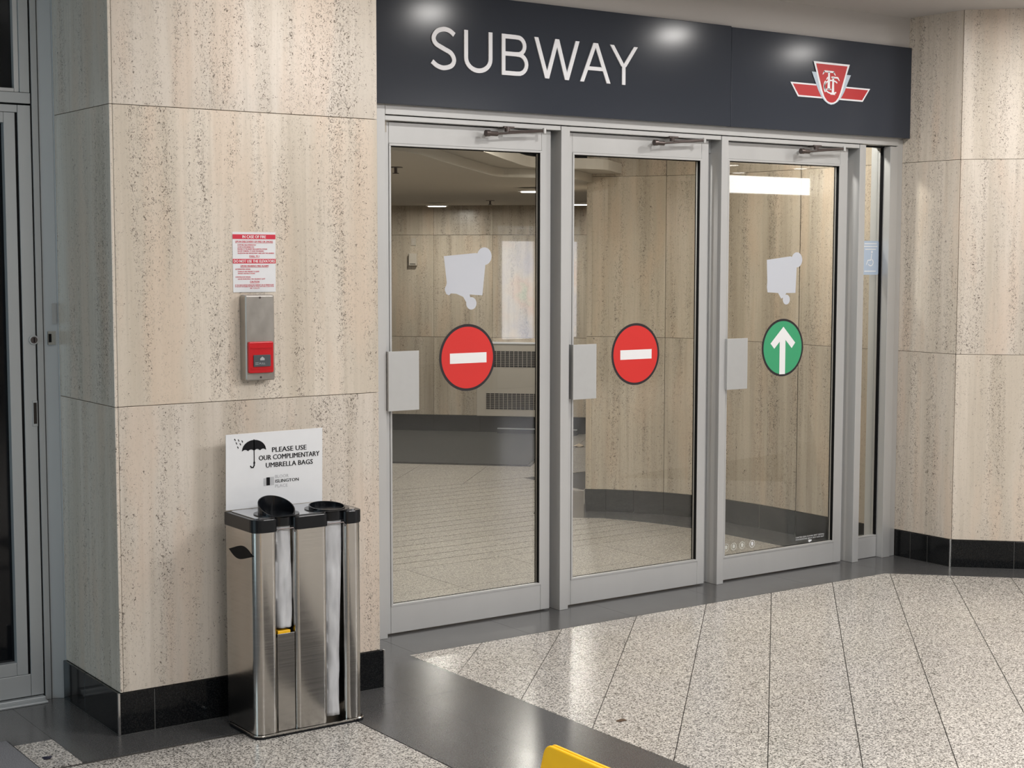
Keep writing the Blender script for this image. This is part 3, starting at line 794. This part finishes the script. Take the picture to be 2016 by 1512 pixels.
half = [(5.526, 2.482), (5.548, 2.428), (5.575, 2.350), (5.592, 2.318), (5.615, 2.296), (5.635, 2.288), (5.6515, 2.286)]
ply('shield_border', half + [(2 * cx - x, z) for x, z in half[-2::-1]], WHITE, em, .0040, .0046)
half = [(5.543, 2.4725), (5.560, 2.425), (5.590, 2.345), (5.604, 2.318), (5.622, 2.300), (5.638, 2.2935), (5.6515, 2.292)]
ply('shield_face', half + [(2 * cx - x, z) for x, z in half[-2::-1]], RED, em, .0048, .0054)
b = MB(); A0, A1 = .0056, .0060
# large T
b.prism([(5.622, 2.354), (5.641, 2.354), (5.637, 2.437), (5.626, 2.437)], A0, A1, fr)
b.prism([(5.594, 2.434), (5.670, 2.434), (5.664, 2.443), (5.600, 2.443)], A0 + .0001, A1, fr)
b.prism([(5.586, 2.423), (5.592, 2.423), (5.604, 2.437), (5.597, 2.441)], A0, A1, fr); b.prism([(5.679, 2.423), (5.673, 2.423), (5.660, 2.437), (5.667, 2.441)][::-1], A0, A1, fr)
b.prism([(5.613, 2.352), (5.650, 2.352), (5.646, 2.358), (5.617, 2.358)], A0 + .0002, A1, fr)
# small T
b.prism([(5.652, 2.334), (5.669, 2.334), (5.666, 2.412), (5.655, 2.412)], A0 + .0003, A1 + .0003, fr)
b.prism([(5.648, 2.409), (5.699, 2.409), (5.693, 2.417), (5.648, 2.417)], A0 + .0004, A1 + .0003, fr)
b.prism([(5.707, 2.399), (5.701, 2.399), (5.690, 2.411), (5.697, 2.415)][::-1], A0, A1, fr)
b.prism([(5.612, 2.400), (5.618, 2.400), (5.628, 2.411), (5.621, 2.414)], A0, A1, fr)
b.prism([(5.642, 2.330), (5.678, 2.330), (5.673, 2.336), (5.647, 2.336)], A0 + .0002, A1, fr)
# C
P = [(5.652 + .050 * math.cos(t), 2.367 + .031 * math.sin(t)) for t in [math.radians(k) for k in range(42, 322, 14)]]
ribbon(b, P, .007, fr, A0 + .0005, A1 + .0006)
P = [(5.610 + .010 * math.cos(t), 2.367 + .024 * math.sin(t)) for t in [math.radians(k) for k in range(90, 271, 30)]]
ribbon(b, P, .010, fr, A0 + .0005, A1 + .0006)
o = b.build('monogram', WHITE, em); o['label'] = 'white interlaced letters TTC'

# ================================================================== SHOP DOOR AT THE LEFT
YS = 5.285
tr = thing('trim_2', (1.77, YS, 0), 'grey aluminium frame of the shop front at the left edge', 'door frame', kind='structure')
MB().prism([(1.768, YS + .004), (1.808, YS - .018), (1.812, YS - .018), (1.812, YS + .06), (1.768, YS + .06)], 0, CEIL).build('jamb', ALU_DARK, tr, bevel=.001)
MB().box(1.8095, 1.8135, 5.255, 5.268, 0, CEIL).build('edge_strip', ALU, tr)
MB().box(1.744, 1.765, YS, YS + .06, .0, CEIL).build('post', ALU_DARK, tr, bevel=.001)
MB().box(1.766, 1.7675, YS + .006, YS + .05, 0, CEIL).box(1.7405, 1.743, YS + .008, YS + .05, 0, CEIL).build('gasket', GASKET, tr)
MB().box(.3, 1.739, YS, YS + .06, 2.062, 2.098).build('transom_bar', ALU_DARK, tr, bevel=.001)
MB().box(.3, 1.739, YS - .018, YS + .07, 0, .018).build('threshold', ALU_DARK, tr, bevel=.002)
MB().box(.3, 1.739, YS - .045, YS - .0185, 0, .008).build('threshold', ALU_DARK, tr, bevel=.002)
w2 = thing('window_2', (1.0, YS, 2.1), 'dark transom window above the shop door at the left edge', 'window', kind='structure')
MB().box(1.705, 1.738, YS + .001, YS + .05, 2.099, CEIL).build('frame', ALU_DARK, w2, bevel=.001)
MB().box(1.688, 1.7045, YS + .008, YS + .05, 2.099, CEIL).build('glazing_bead', ALU, w2, bevel=.001)
MB().box(.3, 1.6875, YS + .008, YS + .05, 2.099, 2.112).build('glazing_bead', ALU, w2, bevel=.001)
MB().box(.3, 1.6875, YS + .03, YS + .036, 2.113, CEIL).build('glass_pane', SHOPGLASS, w2)
d4 = thing('door_4', (1.0, YS, 0), 'dark glazed sliding shop door at the left edge of the photo', 'door', kind='structure')
MB().box(1.695, 1.7385, YS + .001, YS + .045, .022, 2.056).build('stile', ALU_DARK, d4, bevel=.001)
MB().box(1.6865, 1.6945, YS + .006, YS + .045, .10, 2.03).build('gasket', GASKET, d4)
MB().box(1.648, 1.686, YS + .003, YS + .045, .10, 2.03).build('inner_stile', ALU_DARK, d4, bevel=.001)
MB().box(.3, 1.694, YS + .001, YS + .045, .022, .099).build('bottom_rail', ALU_DARK, d4, bevel=.001)
MB().box(.3, 1.6475, YS + .003, YS + .045, .10, .145).build('glazing_bead', ALU_DARK, d4, bevel=.001)
MB().box(.3, 1.6475, YS + .003, YS + .045, 1.995, 2.03).build('glazing_bead', ALU_DARK, d4, bevel=.001)
MB().box(.3, 1.694, YS + .001, YS + .045, 2.031, 2.056).build('top_rail', ALU_DARK, d4, bevel=.001)
MB().box(.3, 1.6475, YS + .03, YS + .036, .146, 1.994).build('glass_pane', SHOPGLASS, d4)
# lock cylinder, recessed pull and latch keeper
fs = facing(YS)
c = MB().prism(circle(1.7305, 1.261, .0165, 28), -.001, .006, fs).build('lock_cylinder', ALU_DARK, d4, bevel=.001); c['label'] = 'round key cylinder'
MB().prism(circle(1.7305, 1.261, .0115, 24), .0062, .009, fs).build('key_core', ARM, c)
MB().box(1.729, 1.732, YS - .0105, YS - .0088, 1.253, 1.269).build('keyway', GASKET, c)
pl = MB().box(1.7215, 1.7385, YS - .003, YS + .0005, .963, 1.052).build('flush_pull', ALU_DARK, d4, bevel=.001); pl['label'] = 'recessed flush pull'
MB().box(1.7245, 1.7355, YS - .0036, YS - .0031, .972, 1.045).build('recess', VENTD, pl)
kp = MB().box(1.775, 1.8035, YS - .0175, YS - .004, 1.243, 1.290).build('latch_keeper', CHROME, tr, bevel=.001); kp['label'] = 'bright latch keeper'
MB().box(1.778, 1.787, YS - .020, YS - .0176, 1.252, 1.281).build('latch_slot', GASKET, kp)
MB().box(1.790, 1.806, YS - .0195, YS - .0182, 1.315, 1.385).build('strike_plate', ALU_DARK, tr)
struct_box('wall_shop', (.2, 1.80, 5.36, 5.40, 0, CEIL), plain('unlit_shop_black', (.01, .01, .012), .9), 'near-black panel painted as the unlit interior behind the shop door')  # darkness of the unlit shop is put into this panel's colour
struct_box('wall_shopfront', (-6, .3, 5.28, 5.40, 0, CEIL), ALU_DARK, 'grey shop front continuing to the left')

# ================================================================== FIRE NOTICE AND ALARM
YW = 4.749
nt_ = thing('fire_notice', (2.304, YW, 1.53), 'white fire instruction notice with red headings above the alarm box', 'notice')
fr = facing(YW)
MB().prism([(2.226, 1.428), (2.382, 1.428), (2.383, 1.628), (2.225, 1.628)], .0005, .0018, fr).build('sheet', PAPER, nt_, bevel=.0004)
b = MB(); b.box(2.2255, 2.3825, YW - .0024, YW - .0019, 1.605, 1.6205).box(2.2255, 2.3825, YW - .0024, YW - .0019, 1.524, 1.539); b.build('heading_band', REDP, nt_); o = None
b = MB(); put_text(b, 'IN CASE OF FIRE', 2.304, 1.6127, fr, .0027, h=.0095, wd=.086, thick=.01); b.build('heading_text', WHITEP, nt_); b = MB(); put_text(b, 'DO NOT USE THE ELEVATORS', 2.304, 1.5315, fr, .0027, h=.0095, wd=.150, thick=.01)
b.build('heading_text', WHITEP, nt_)
b = MB()
for s, cz, wd, h, al in (('UPON DISCOVERY OF FIRE OR SMOKE', 1.5965, .138, .006, 0), ('LEAVE FIRE AREA IMMEDIATELY', 1.5855, .068, .0042, -1), ('CLOSE DOORS BEHIND YOU', 1.5785, .060, .0042, -1),
        ('PROCEED TO THE NEAREST FIRE ALARM PULL STATION', 1.5718, .108, .0042, -1), ('USE EXIT STAIRWELL TO LEAVE THE BUILDING', 1.565, .096, .0042, -1), ('TELEPHONE FIRE DEPARTMENT AND GIVE THE ADDRESS', 1.558, .134, .0042, -1),
        ('DIAL 911', 1.548, .036, .006, 0), ('UPON HEARING FIRE ALARM', 1.5155, .102, .006, 0), ('ALTERNATING SIGNAL', 1.505, .056, .0042, -2), ('STAND BY AND PREPARE TO LEAVE', 1.497, .078, .0042, -1), ('AWAIT INSTRUCTIONS', 1.4905, .062, .0042, -1),
        ('CONTINUOUS SIGNAL', 1.4790, .056, .0042, -2), ('LEAVE BUILDING VIA NEAREST EXIT', 1.4722, .100, .0042, -1), ('CAUTION', 1.4630, .034, .006, 0),
        ('IF YOU ENCOUNTER SMOKE IN STAIRWAY USE ALTERNATE EXIT', 1.4520, .142, .0042, 0), ('REMAIN CALM', 1.4470, .142, .0036, 0), ('BE CALM', 1.4415, .034, .0036, 0)):
    cu = 2.304 if al == 0 else (2.243 if al == -1 else 2.234) + wd / 2
    if s == 'REMAIN CALM': s = 'IF NO EXIT IS POSSIBLE RETURN TO YOUR SUITE AND CLOSE DOOR'
    put_text(b, s, cu, cz, fr, .0024, h=h, wd=wd, thick=.012)
    if al == 0 and h == .006: b.box(cu - wd / 2, cu + wd / 2, YW - .0025, YW - .0022, cz - .0048, cz - .0041)
b.build('small_print', REDP, nt_)

al = thing('fire_alarm_box', (2.30, YW, 1.28), 'tall stainless steel wall box with a red fire alarm pull station at its bottom', 'fire alarm')
YB = 4.703
MB().box(2.248, 2.3545, YB, YW - .0002, 1.134, 1.420).build('box', BOXSTEEL, al, bevel=.006, seg=3)
fr = facing(YB)
for z_ in (1.411, 1.145): MB().prism(circle(2.301, z_, .0035, 12), 0, .0015, fr).build('screw', ARM, al)
r0 = MB().prism(rounded(2.2526, 2.3435, 1.160, 1.265, .006), 0, .013, fr).build('pull_station', REDBOX, al, bevel=.004, seg=3); r0['label'] = 'red fire alarm pull station'
f2 = facing(YB - .013, -.007, 0)
MB().prism([(2.267, 1.243), (2.343, 1.243), (2.343, 1.246), (2.267, 1.246)], 0, .002, f2).build('moulding', REDBOX, r0); MB().prism([(2.267, 1.174), (2.343, 1.174), (2.343, 1.177), (2.267, 1.177)], 0, .002, f2).build('moulding', REDBOX, r0); MB().prism([(2.3, 1.2395), (2.312, 1.2395), (2.306, 1.2335)][::-1], 0, .001, f2).build('moulding', REDBOX, r0)
MB().prism(rounded(2.275, 2.337, 1.182, 1.221, .002), 0, .004, f2).build('handle_bar', ALARMGREY, r0, bevel=.001)
b = MB(); f3 = facing(YB - .017, -.007, 0)
b.prism([(2.298, 1.203), (2.314, 1.203), (2.314, 1.209), (2.306, 1.215), (2.298, 1.209)], .0003, .0006, f3)
put_text(b, 'PULL', 2.306, 1.192, f3, .0006, h=.006, wd=.022)
b.prism([(2.280, 1.189), (2.292, 1.189), (2.292, 1.1905), (2.280, 1.1905)], .0003, .0006, f3).prism([(2.280, 1.194), (2.292, 1.194), (2.292, 1.1955), (2.280, 1.1955)], .0003, .0006, f3)
b.build('label_mark', ALU_DARK, r0)

# ================================================================== UMBRELLA BAG STAND
st = thing('umbrella_bag_stand', (2.34, 4.55, 0), 'stainless steel umbrella bag stand with two slots and black top beside the pier', 'umbrella stand')
XL, XR, FY, BK = 2.145, 2.537, 4.441, 4.655
SLOTS = [(2.2235, 2.2865, .026), (2.4065, 2.4715, .026)]
def outline(m=0., rc=.030, lip=.018, depth=.075, n=6):
    x0, x1, y0, y1 = XL - m, XR + m, FY - m, BK + m
    P = [(x0, y1)]
    r = rc + m
    def arc(cx, cy, rr, a0, a1):
        for i in range(n + 1):
            a = math.radians(a0 + (a1 - a0) * i / n); P.append((cx + rr * math.cos(a), cy + rr * math.sin(a)))
    arc(x0 + r, y0 + r, r, 180, 270)
    for a, b_, _ in SLOTS:
        a, b_ = a - m * -1 * 0 + (-0) , b_
        a += m; b_ -= m
        arc(a - lip, y0 + lip, lip, 270, 360)
        P.append((a, y0 + depth)); P.append((b_, y0 + depth))
        arc(b_ + lip, y0 + lip, lip, 180, 270)
    arc(x1 - r, y0 + r, r, 270, 360)
    P.append((x1, y1))
    return P
BODYO = outline(0)
body = MB().prism(BODYO, .014, .669).build('body', STEEL, st, smooth=False)
bm = bmesh.new(); bm.from_mesh(body.data)
for f in bm.faces: f.smooth = abs(f.normal.z) < .5
for e_ in bm.edges:
    if e_.calc_face_angle(0) > math.radians(35): e_.smooth = False
bm.to_mesh(body.data); bm.free()
body.modifiers.new('edges', 'EDGE_SPLIT').split_angle = math.radians(35)
MB().prism(rounded(XL - .006, XR + .008, FY - .006, BK + .006, .030), .0, .006).build('base_plate', PLASTIC, st)
MB().prism(rounded(XL - .005, XR + .008, FY - .006, BK + .005, .030), .0065, .013).build('base_plate', STEEL, st, bevel=.002)
MB().box(2.2245, 2.2855, FY + .006, FY + .0095, .014, .334).build('front_plate', STEEL, st, bevel=.0006)
MB().box(2.2245, 2.2855, FY + .010, FY + .070, .322, .330).build('shelf', PLASTIC, st)
# leaf shaped side opening, its dark depth painted on as a thin plate
fl = frame((XL - .0002, 0, 0), (0, -1, 0), (0, 0, 1))   # faces -x, u = -y
LP = []
for i in range(17):
    t_ = i / 16; u = -4.633 + .178 * t_; LP.append((u, .594 - .021 * math.sin(math.pi * t_) - .004 * math.sin(2 * math.pi * t_)))
for i in range(15, 0, -1):
    t_ = i / 16; u = -4.633 + .178 * t_; LP.append((u, .594 + .023 * math.sin(math.pi * t_) - .004 * math.sin(2 * math.pi * t_)))
o = MB().prism(LP, .0002, .0012, fl).build('grip_opening', GASKET, st); o['label'] = 'leaf shaped grip opening painted as a black plate'
cap = MB().prism(outline(.004), .6695, .7125).build('top_rim', PLASTIC, st, bevel=.0025)
def inset_outline():
    P = outline(-.010, rc=.030, lip=.018, depth=.098); return P
MB().prism(rounded(XL + .012, 2.235, FY + .014, BK - .005, .018), .7128, .7150).prism([(2.2355, FY + .078), (2.275, FY + .078), (2.275, BK - .005), (2.2355, BK - .005)], .7128, .7150).prism(rounded(2.2755, 2.414, FY + .014, BK - .005, .012), .7128, .7150).prism([(2.4145, FY + .078), (2.46, FY + .078), (2.46, BK - .005), (2.4145, BK - .005)], .7128, .7150).prism(rounded(2.4605, XR - .012, FY + .014, BK - .005, .018), .7128, .7150).build('top_plate', plain('grey_top_plate', (.55, .56, .58), .18, .9), st)
def collar(cx, cy, r, zf, zbk, gap, zlow, name, lab):
    b = MB(); n = 48; th = .0035
    for i in range(n):
        a0, a1 = 2 * math.pi * i / n, 2 * math.pi * (i + 1) / n
        def col(a):
            yy = math.sin(a); ztop = zf + (zbk - zf) * (yy + 1) / 2
            lo = zlow if (yy < -.75) else .7155
            return ztop, lo
        (t0, l0), (t1, l1) = col(a0), col(a1)
        lo = max(l0, l1) if gap else .7155
        P = [(cx + rr * math.cos(a), cy + rr * math.sin(a)) for a, rr in ((a0, r), (a1, r), (a1, r - th), (a0, r - th))]
        b.add([(*P[0], lo), (*P[1], lo), (*P[2], lo), (*P[3], lo), (*P[0], t0), (*P[1], t1), (*P[2], t1), (*P[3], t0)],
              [(0, 3, 2, 1), (4, 5, 6, 7), (0, 1, 5, 4), (1, 2, 6, 5), (2, 3, 7, 6), (3, 0, 4, 7)])
    o = b.build(name, PLASTIC, st); o['label'] = lab
    ring = MB(); fl_ = circle(cx, cy, r + .014, 40); inn = circle(cx, cy, r - .002, 40)
    for i in range(40):
        j = (i + 1) % 40
        if fl_[i][1] < FY + .004 and False: continue
        q = [fl_[i], fl_[j], inn[j], inn[i]]
        q = [(x, max(y_, FY - .002)) for x, y_ in q]
        ring.prism(q, .7155, .7180)
    ring.build('flange', PLASTIC, o)
    return o
collar(2.2555, 4.508, .060, .711, .768, True, .684, 'funnel', 'raised slanting black funnel')
MB().prism(circle(2.2555, 4.508, .0565, 36), .7152, .7162).build('funnel_floor', PLASTIC, st)
collar(2.440, 4.508, .060, .7195, .732, True, .684, 'funnel', 'low flat black funnel')
MB().prism(circle(2.440, 4.508, .0565, 36), .7152, .7162).build('funnel_floor', PLASTIC, st)
# chrome wire clips under the funnels
for cxx in (2.255, 2.439):
    MB().tube((cxx - .029, FY + .004, .676), (cxx + .029, FY + .004, .676), .002, 8).tube((cxx + .029, FY + .004, .676), (cxx + .031, FY - .004, .664), .002, 8).build('wire_clip', ARM, st)
# bags
def bag(cx, wd, ztop, zbot, seed, lab, twist=0.0):
    nx, nz = 9, 46; V = []; Fc = []
    for s in (0, 1):
        for j in range(nz + 1):
            v = j / nz; z = ztop + (zbot - ztop) * v
            for i in range(nx + 1):
                u = i / nx * 2 - 1
                ww = wd / 2 * (1 - .10 * math.sin(v * 5 + seed)) * (1 - .05 * v)
                dep = .012 * math.sqrt(max(0, 1 - u * u)) * (.5 + .9 * v)
                nn = noise.noise(Vector((u * 2.2 + seed, z * 14, seed))) * .006
                x = cx + u * ww + twist * v * .010
                yy = FY + .022 - (dep if s == 0 else -dep) + (nn if s == 0 else 0)
                V.append((x, yy, z))
    S = (nx + 1) * (nz + 1)
    for j in range(nz):
        for i in range(nx):
            a = j * (nx + 1) + i
            Fc.append((a, a + 1, a + nx + 2, a + nx + 1)); Fc.append((S + a, S + a + nx + 1, S + a + nx + 2, S + a + 1))
        for i in (0, nx):
            a = j * (nx + 1) + i; Fc.append((a, a + nx + 1, S + a + nx + 1, S + a))
    for j in (0, nz):
        for i in range(nx):
            a = j * (nx + 1) + i; Fc.append((a, a + 1, S + a + 1, S + a))
    o = MB().add(V, Fc).build('umbrella_bags', BAG, None, smooth=True)
    return tag(o, lab, 'plastic bag', 'umbrella bags in the steel stand')
bag(2.2555, .056, .690, .352, 1.3, 'white plastic umbrella bags hanging short in the left slot of the steel stand')
bag(2.4395, .056, .690, .032, 4.1, 'long greyish plastic umbrella bags hanging to the foot of the right slot', -1)
o = MB().prism([(2.228, FY + .012), (2.274, FY + .012), (2.270, FY + .045), (2.232, FY + .045)], .3305, .3425).build('bag_tab', YELLOW, None, bevel=.002)
tag(o, 'small yellow tab lying under the white bags in the left slot', 'tab')
# notice card on the stand
cd = thing('stand_card', (2.33, 4.660, .716), 'white umbrella bag notice card standing on the steel stand', 'sign')
YC = 4.656
MB().prism([(2.147, .7155), (2.503, .7155), (2.506, .967), (2.150, .965)], 0, -.003, facing(YC)).build('card', PAPER, cd, bevel=.0004)
fr = facing(YC)
b = MB()
put_text(b, 'PLEASE USE', 2.380, .905, fr, .0008, h=.0165, wd=.128, thick=.004)
put_text(b, 'OUR COMPLIMENTARY', 2.380, .8805, fr, .0008, h=.0165, wd=.226, thick=.004)
put_text(b, 'UMBRELLA BAGS', 2.380, .8545, fr, .0008, h=.0165, wd=.175, thick=.004)
b.build('lettering', BLACKP, cd)
b = MB(); ux, uz = 2.250, .9065
P = [(ux - .0435, uz)]
top = [(ux + .0435 * math.cos(t), uz + .034 * math.sin(t)) for t in [math.radians(k) for k in range(0, 181, 12)]]
sc = []
for k in range(4):
    x0 = ux - .0435 + k * .02175
    sc += [(x0 + .02175 * i / 5, uz + .006 * math.sin(math.pi * i / 5)) for i in range(5)]
# canopy as columns so that the scalloped hem stays clean
nseg = 40
for i in range(nseg):
    xa = ux - .0435 + .087 * i / nseg; xb = ux - .0435 + .087 * (i + 1) / nseg
    zt = lambda x: uz + .036 * math.sqrt(max(0, 1 - ((x - ux) / .0437) ** 2))
    zb = lambda x: uz + .005 * abs(math.sin(math.pi * (x - ux + .0435) / .02175))
    b.prism([(xa, min(zb(xa), zt(xa))), (xb, min(zb(xb), zt(xb))), (xb, max(zt(xb), zb(xb) * 0 + uz)), (xa, max(zt(xa), uz))], .0005, .0009, fr)
ribbon(b, [(ux, uz + .038), (ux, .862)], .003, fr, .0005, .0009)
ribbon(b, [(ux, .872), (ux, .858), (ux - .004, .851), (ux - .010, .851), (ux - .0145, .857)], .004, fr, .0009, .0012)
b.prism(circle(ux, .866, .0035, 12), .0009, .0013, fr)
for dx, dz in ((-.071, .043), (-.058, .040), (-.045, .036), (-.066, .031), (-.052, .027), (-.061, .017)):
    b.prism([(ux + dx, uz + dz), (ux + dx + .004, uz + dz - .007), (ux + dx + .0055, uz + dz - .004), (ux + dx + .002, uz + dz + .002)], .0005, .0009, fr)
b.build('umbrella_picture', BLACKP, cd)
b = MB()
for i in range(8): b.prism([(2.283, .786 + i * .0033), (2.292, .786 + i * .0033), (2.292, .788 + i * .0033), (2.283, .788 + i * .0033)], .0005, .0008, fr)
b.build('logo_mark', GREYP, cd)
b = MB().prism([(2.2935, .7865), (2.3065, .7865), (2.3065, .8135), (2.2935, .8135)], .0005, .0008, fr)
b.build('logo_mark', BLACKP, cd)
b = MB()
for i in range(5): b.prism([(2.308 + i * .0030, .786), (2.3092 + i * .0030, .786), (2.3092 + i * .0030, .814), (2.308 + i * .0030, .814)], .0005, .0008, fr)
put_text(b, 'BLOOR', 2.351, .814, fr, .0008, h=.0105, wd=.050); put_text(b, 'PLACE', 2.349, .782, fr, .0008, h=.0105, wd=.046)
b.build('logo_text', GREYP, cd)
b = MB(); put_text(b, 'ISLINGTON', 2.370, .7985, fr, .0008, h=.0105, wd=.087, thick=.008); b.build('logo_text', BLACKP, cd)

# ================================================================== INSIDE THE CORRIDOR
ht = thing('wall_heater', (*fq(.7, .05), .147), 'cream metal wall heater with two dark grilles on the far corridor wall', 'heater')
zf = .147
FR = frame((*fq(0, 0), 0), (1 / S2, -1 / S2, 0), (0, 0, 1))    # u along the far wall, w out of it
h0, h1 = .40, 1.02
MB().prism([(h0, .148), (h1, .148), (h1, .790), (h0, .790)], .001, .085, FR).build('cabinet', HEATM, ht, bevel=.006)
MB().prism([(h0 - .004, .786), (h1 + .004, .786), (h1 + .004, .798), (h0 - .004, .798)], .001, .092, FR).build('top_edge', WHITE, ht)
for g0, g1, z0, z1 in ((.50, 1.0, .583, .722), (.484, 1.0, .212, .352)):
    g = MB().prism([(g0, z0), (g1, z0), (g1, z1), (g0, z1)], .0855, .0865, FR).build('grille', VENTD, ht); g['label'] = 'dark louvred grille'
    b = MB(); k = 0
    while g0 + k * .0385 < g1:
        u = g0 + k * .0385; b.prism([(u, z0), (u + .004, z0), (u + .004, z1), (u, z1)], .0866, .090, FR); k += 1
    for k in range(1, 9):
        zz = z0 + (z1 - z0) * k / 9; b.prism([(g0, zz), (g1, zz), (g1, zz + .0018), (g0, zz + .0018)], .0866, .088, FR)
    b.build('grille_bars', HEATM, g)
vr = thing('heater_hollow', (*fq(.8, .05), 0), 'solid dark block for the tray on the floor under the wall heater', 'hollow')
MB().prism([(.60, .002), (1.30, .002), (1.30, .045), (.60, .045)], .02, .16, FR).build('hollow', BASE_IN, vr, bevel=.004)  # dark recess under the heater, its darkness built as a solid block
MB().prism([(.60, .046), (1.30, .046), (1.30, .054), (.60, .054)], .13, .165, FR).build('lip', ALU_DARK, vr)
tb = thing('thermostat', (*fq(-.18, .02), 1.46), 'small beige thermostat box on the far corridor wall', 'thermostat')
MB().prism([(-.215, 1.464), (-.145, 1.464), (-.145, 1.572), (-.215, 1.572)], .001, .045, FR).build('housing', HEATM, tb, bevel=.004)
MB().prism([(-.205, 1.475), (-.155, 1.475), (-.155, 1.482), (-.205, 1.482)], .0455, .0465, FR).build('slot', VENTD, tb)
tb = thing('wall_plate', (*fq(-.18, .01), 1.66), 'small blank wall plate above the beige thermostat', 'wall plate')
MB().prism([(-.203, 1.640), (-.158, 1.640), (-.158, 1.705), (-.203, 1.705)], .001, .006, FR).build('plate', HEATM, tb, bevel=.001)
MB().prism(circle(-.18, 1.672, .004, 10), .0062, .007, FR).build('screw', ALU, tb)
# mats and scraps
mq = lambda s, t: ((s - t) / 2, (s + t) / 2)
m_ = thing('corridor_mat', (6.5, 10.3, 0), 'large dark charcoal mat on the corridor floor before the heater', 'mat')
MB().prism([mq(15.92, 2.56), mq(18.86, 2.56), mq(18.86, 6.6), mq(15.92, 6.6)], .001, .009).build('pile', MATI, m_)
MB().prism([mq(15.88, 2.52), mq(18.90, 2.52), mq(18.90, 6.64), mq(15.88, 6.64)], .0004, .005).build('border', BASE_IN, m_)
m_ = thing('floor_mat', (.9, 4.3, 0), 'grey fibre mat at the lower left corner before the shop door', 'mat')
MB().prism([(-.6, 3.2), (1.478, 3.2), (1.478, 4.872), (-.6, 4.872)], .001, .010).build('pile', MATM, m_, bevel=.003)
MB().prism([(-.61, 3.19), (1.485, 3.19), (1.485, 4.880), (-.61, 4.880)], .0004, .004).build('border', PLASTIC, m_)
def scrap(name, x, y, r, m, lab, cat, seed, h=.012, z=0.0005):
    b = MB(); n = 11; V = [(x, y, z + h)]; rr = random.Random(seed); ring = []
    for i in range(n):
        a = 2 * math.pi * i / n; q = r * (.5 + .7 * rr.random()); V.append((x + q * math.cos(a) * 1.3, y + q * math.sin(a), z + rr.random() * h * .5))
    V.append((x, y, z))
    b.add(V, [(0, 1 + i, 1 + (i + 1) % n) for i in range(n)] + [(n + 1, 1 + (i + 1) % n, 1 + i) for i in range(n)])
    return tag(b.build(name, m), lab, cat)
scrap('dead_leaf', 3.235, 3.932, .014, plain('dead_leaf', (.10, .06, .035), .8), 'small brown dead leaf fragment on the pale granite tiles', 'leaf', 5, .008)
scrap('paper_scrap', 7.70, 9.93, .045, plain('scrap_paper', (.55, .45, .33), .8), 'crumpled beige paper scrap on the corridor floor behind the second door', 'litter', 8, .03)
scrap('litter_piece', 1.535, 4.655, .016, plain('litter_dark', (.02, .02, .04), .4), 'small dark blue scrap lying by the grey mat', 'litter', 11, .006)

# ================================================================== WET FLOOR SIGN (top corner in view)
wf_ = thing('wet_floor_sign', (1.75, 2.20, 0), 'yellow plastic folding floor sign, only its top corner in view', 'floor sign')
def board(side):
    b = MB(); n = 0
    y0, y1 = 2.352, 2.072; H = .612
    F2 = lambda u, v, w_: (1.752 + side * (.0045 + .15 * (1 - v / H)) + side * w_, u, v)
    wd = (y0 - y1) / 2; cy = (y0 + y1) / 2
    P = []
    for cx_, cz_, a0 in ((cy + wd - .018, H - .018, 0), (cy - wd + .018, H - .018, 90)):
        for i in range(6):
            a = math.radians(a0 + 90 * i / 5); P.append((cx_ + .018 * math.cos(a), cz_ + .018 * math.sin(a)))
    P += [(cy - wd - .008, .012), (cy - wd + .03, .0), (cy + wd - .03, .0), (cy + wd + .008, .012)]
    b.prism(P, -.004, .004, F2)
    return b.build('panel', YELLOW, wf_, bevel=.003, seg=3), F2, cy
pn, F2, cy = board(-1)
MB().prism([(cy + .10, .30), (cy - .10, .30), (cy, .47)], .005, .0056, F2).build('warning_triangle', BLACKP, pn)
pn, F2, cy = board(1)
MB().tube((1.752, 2.33, .595), (1.752, 2.30, .595), .010, 12).build('hinge', YELLOW, wf_); MB().tube((1.752, 2.12, .595), (1.752, 2.09, .595), .010, 12).build('hinge', YELLOW, wf_)
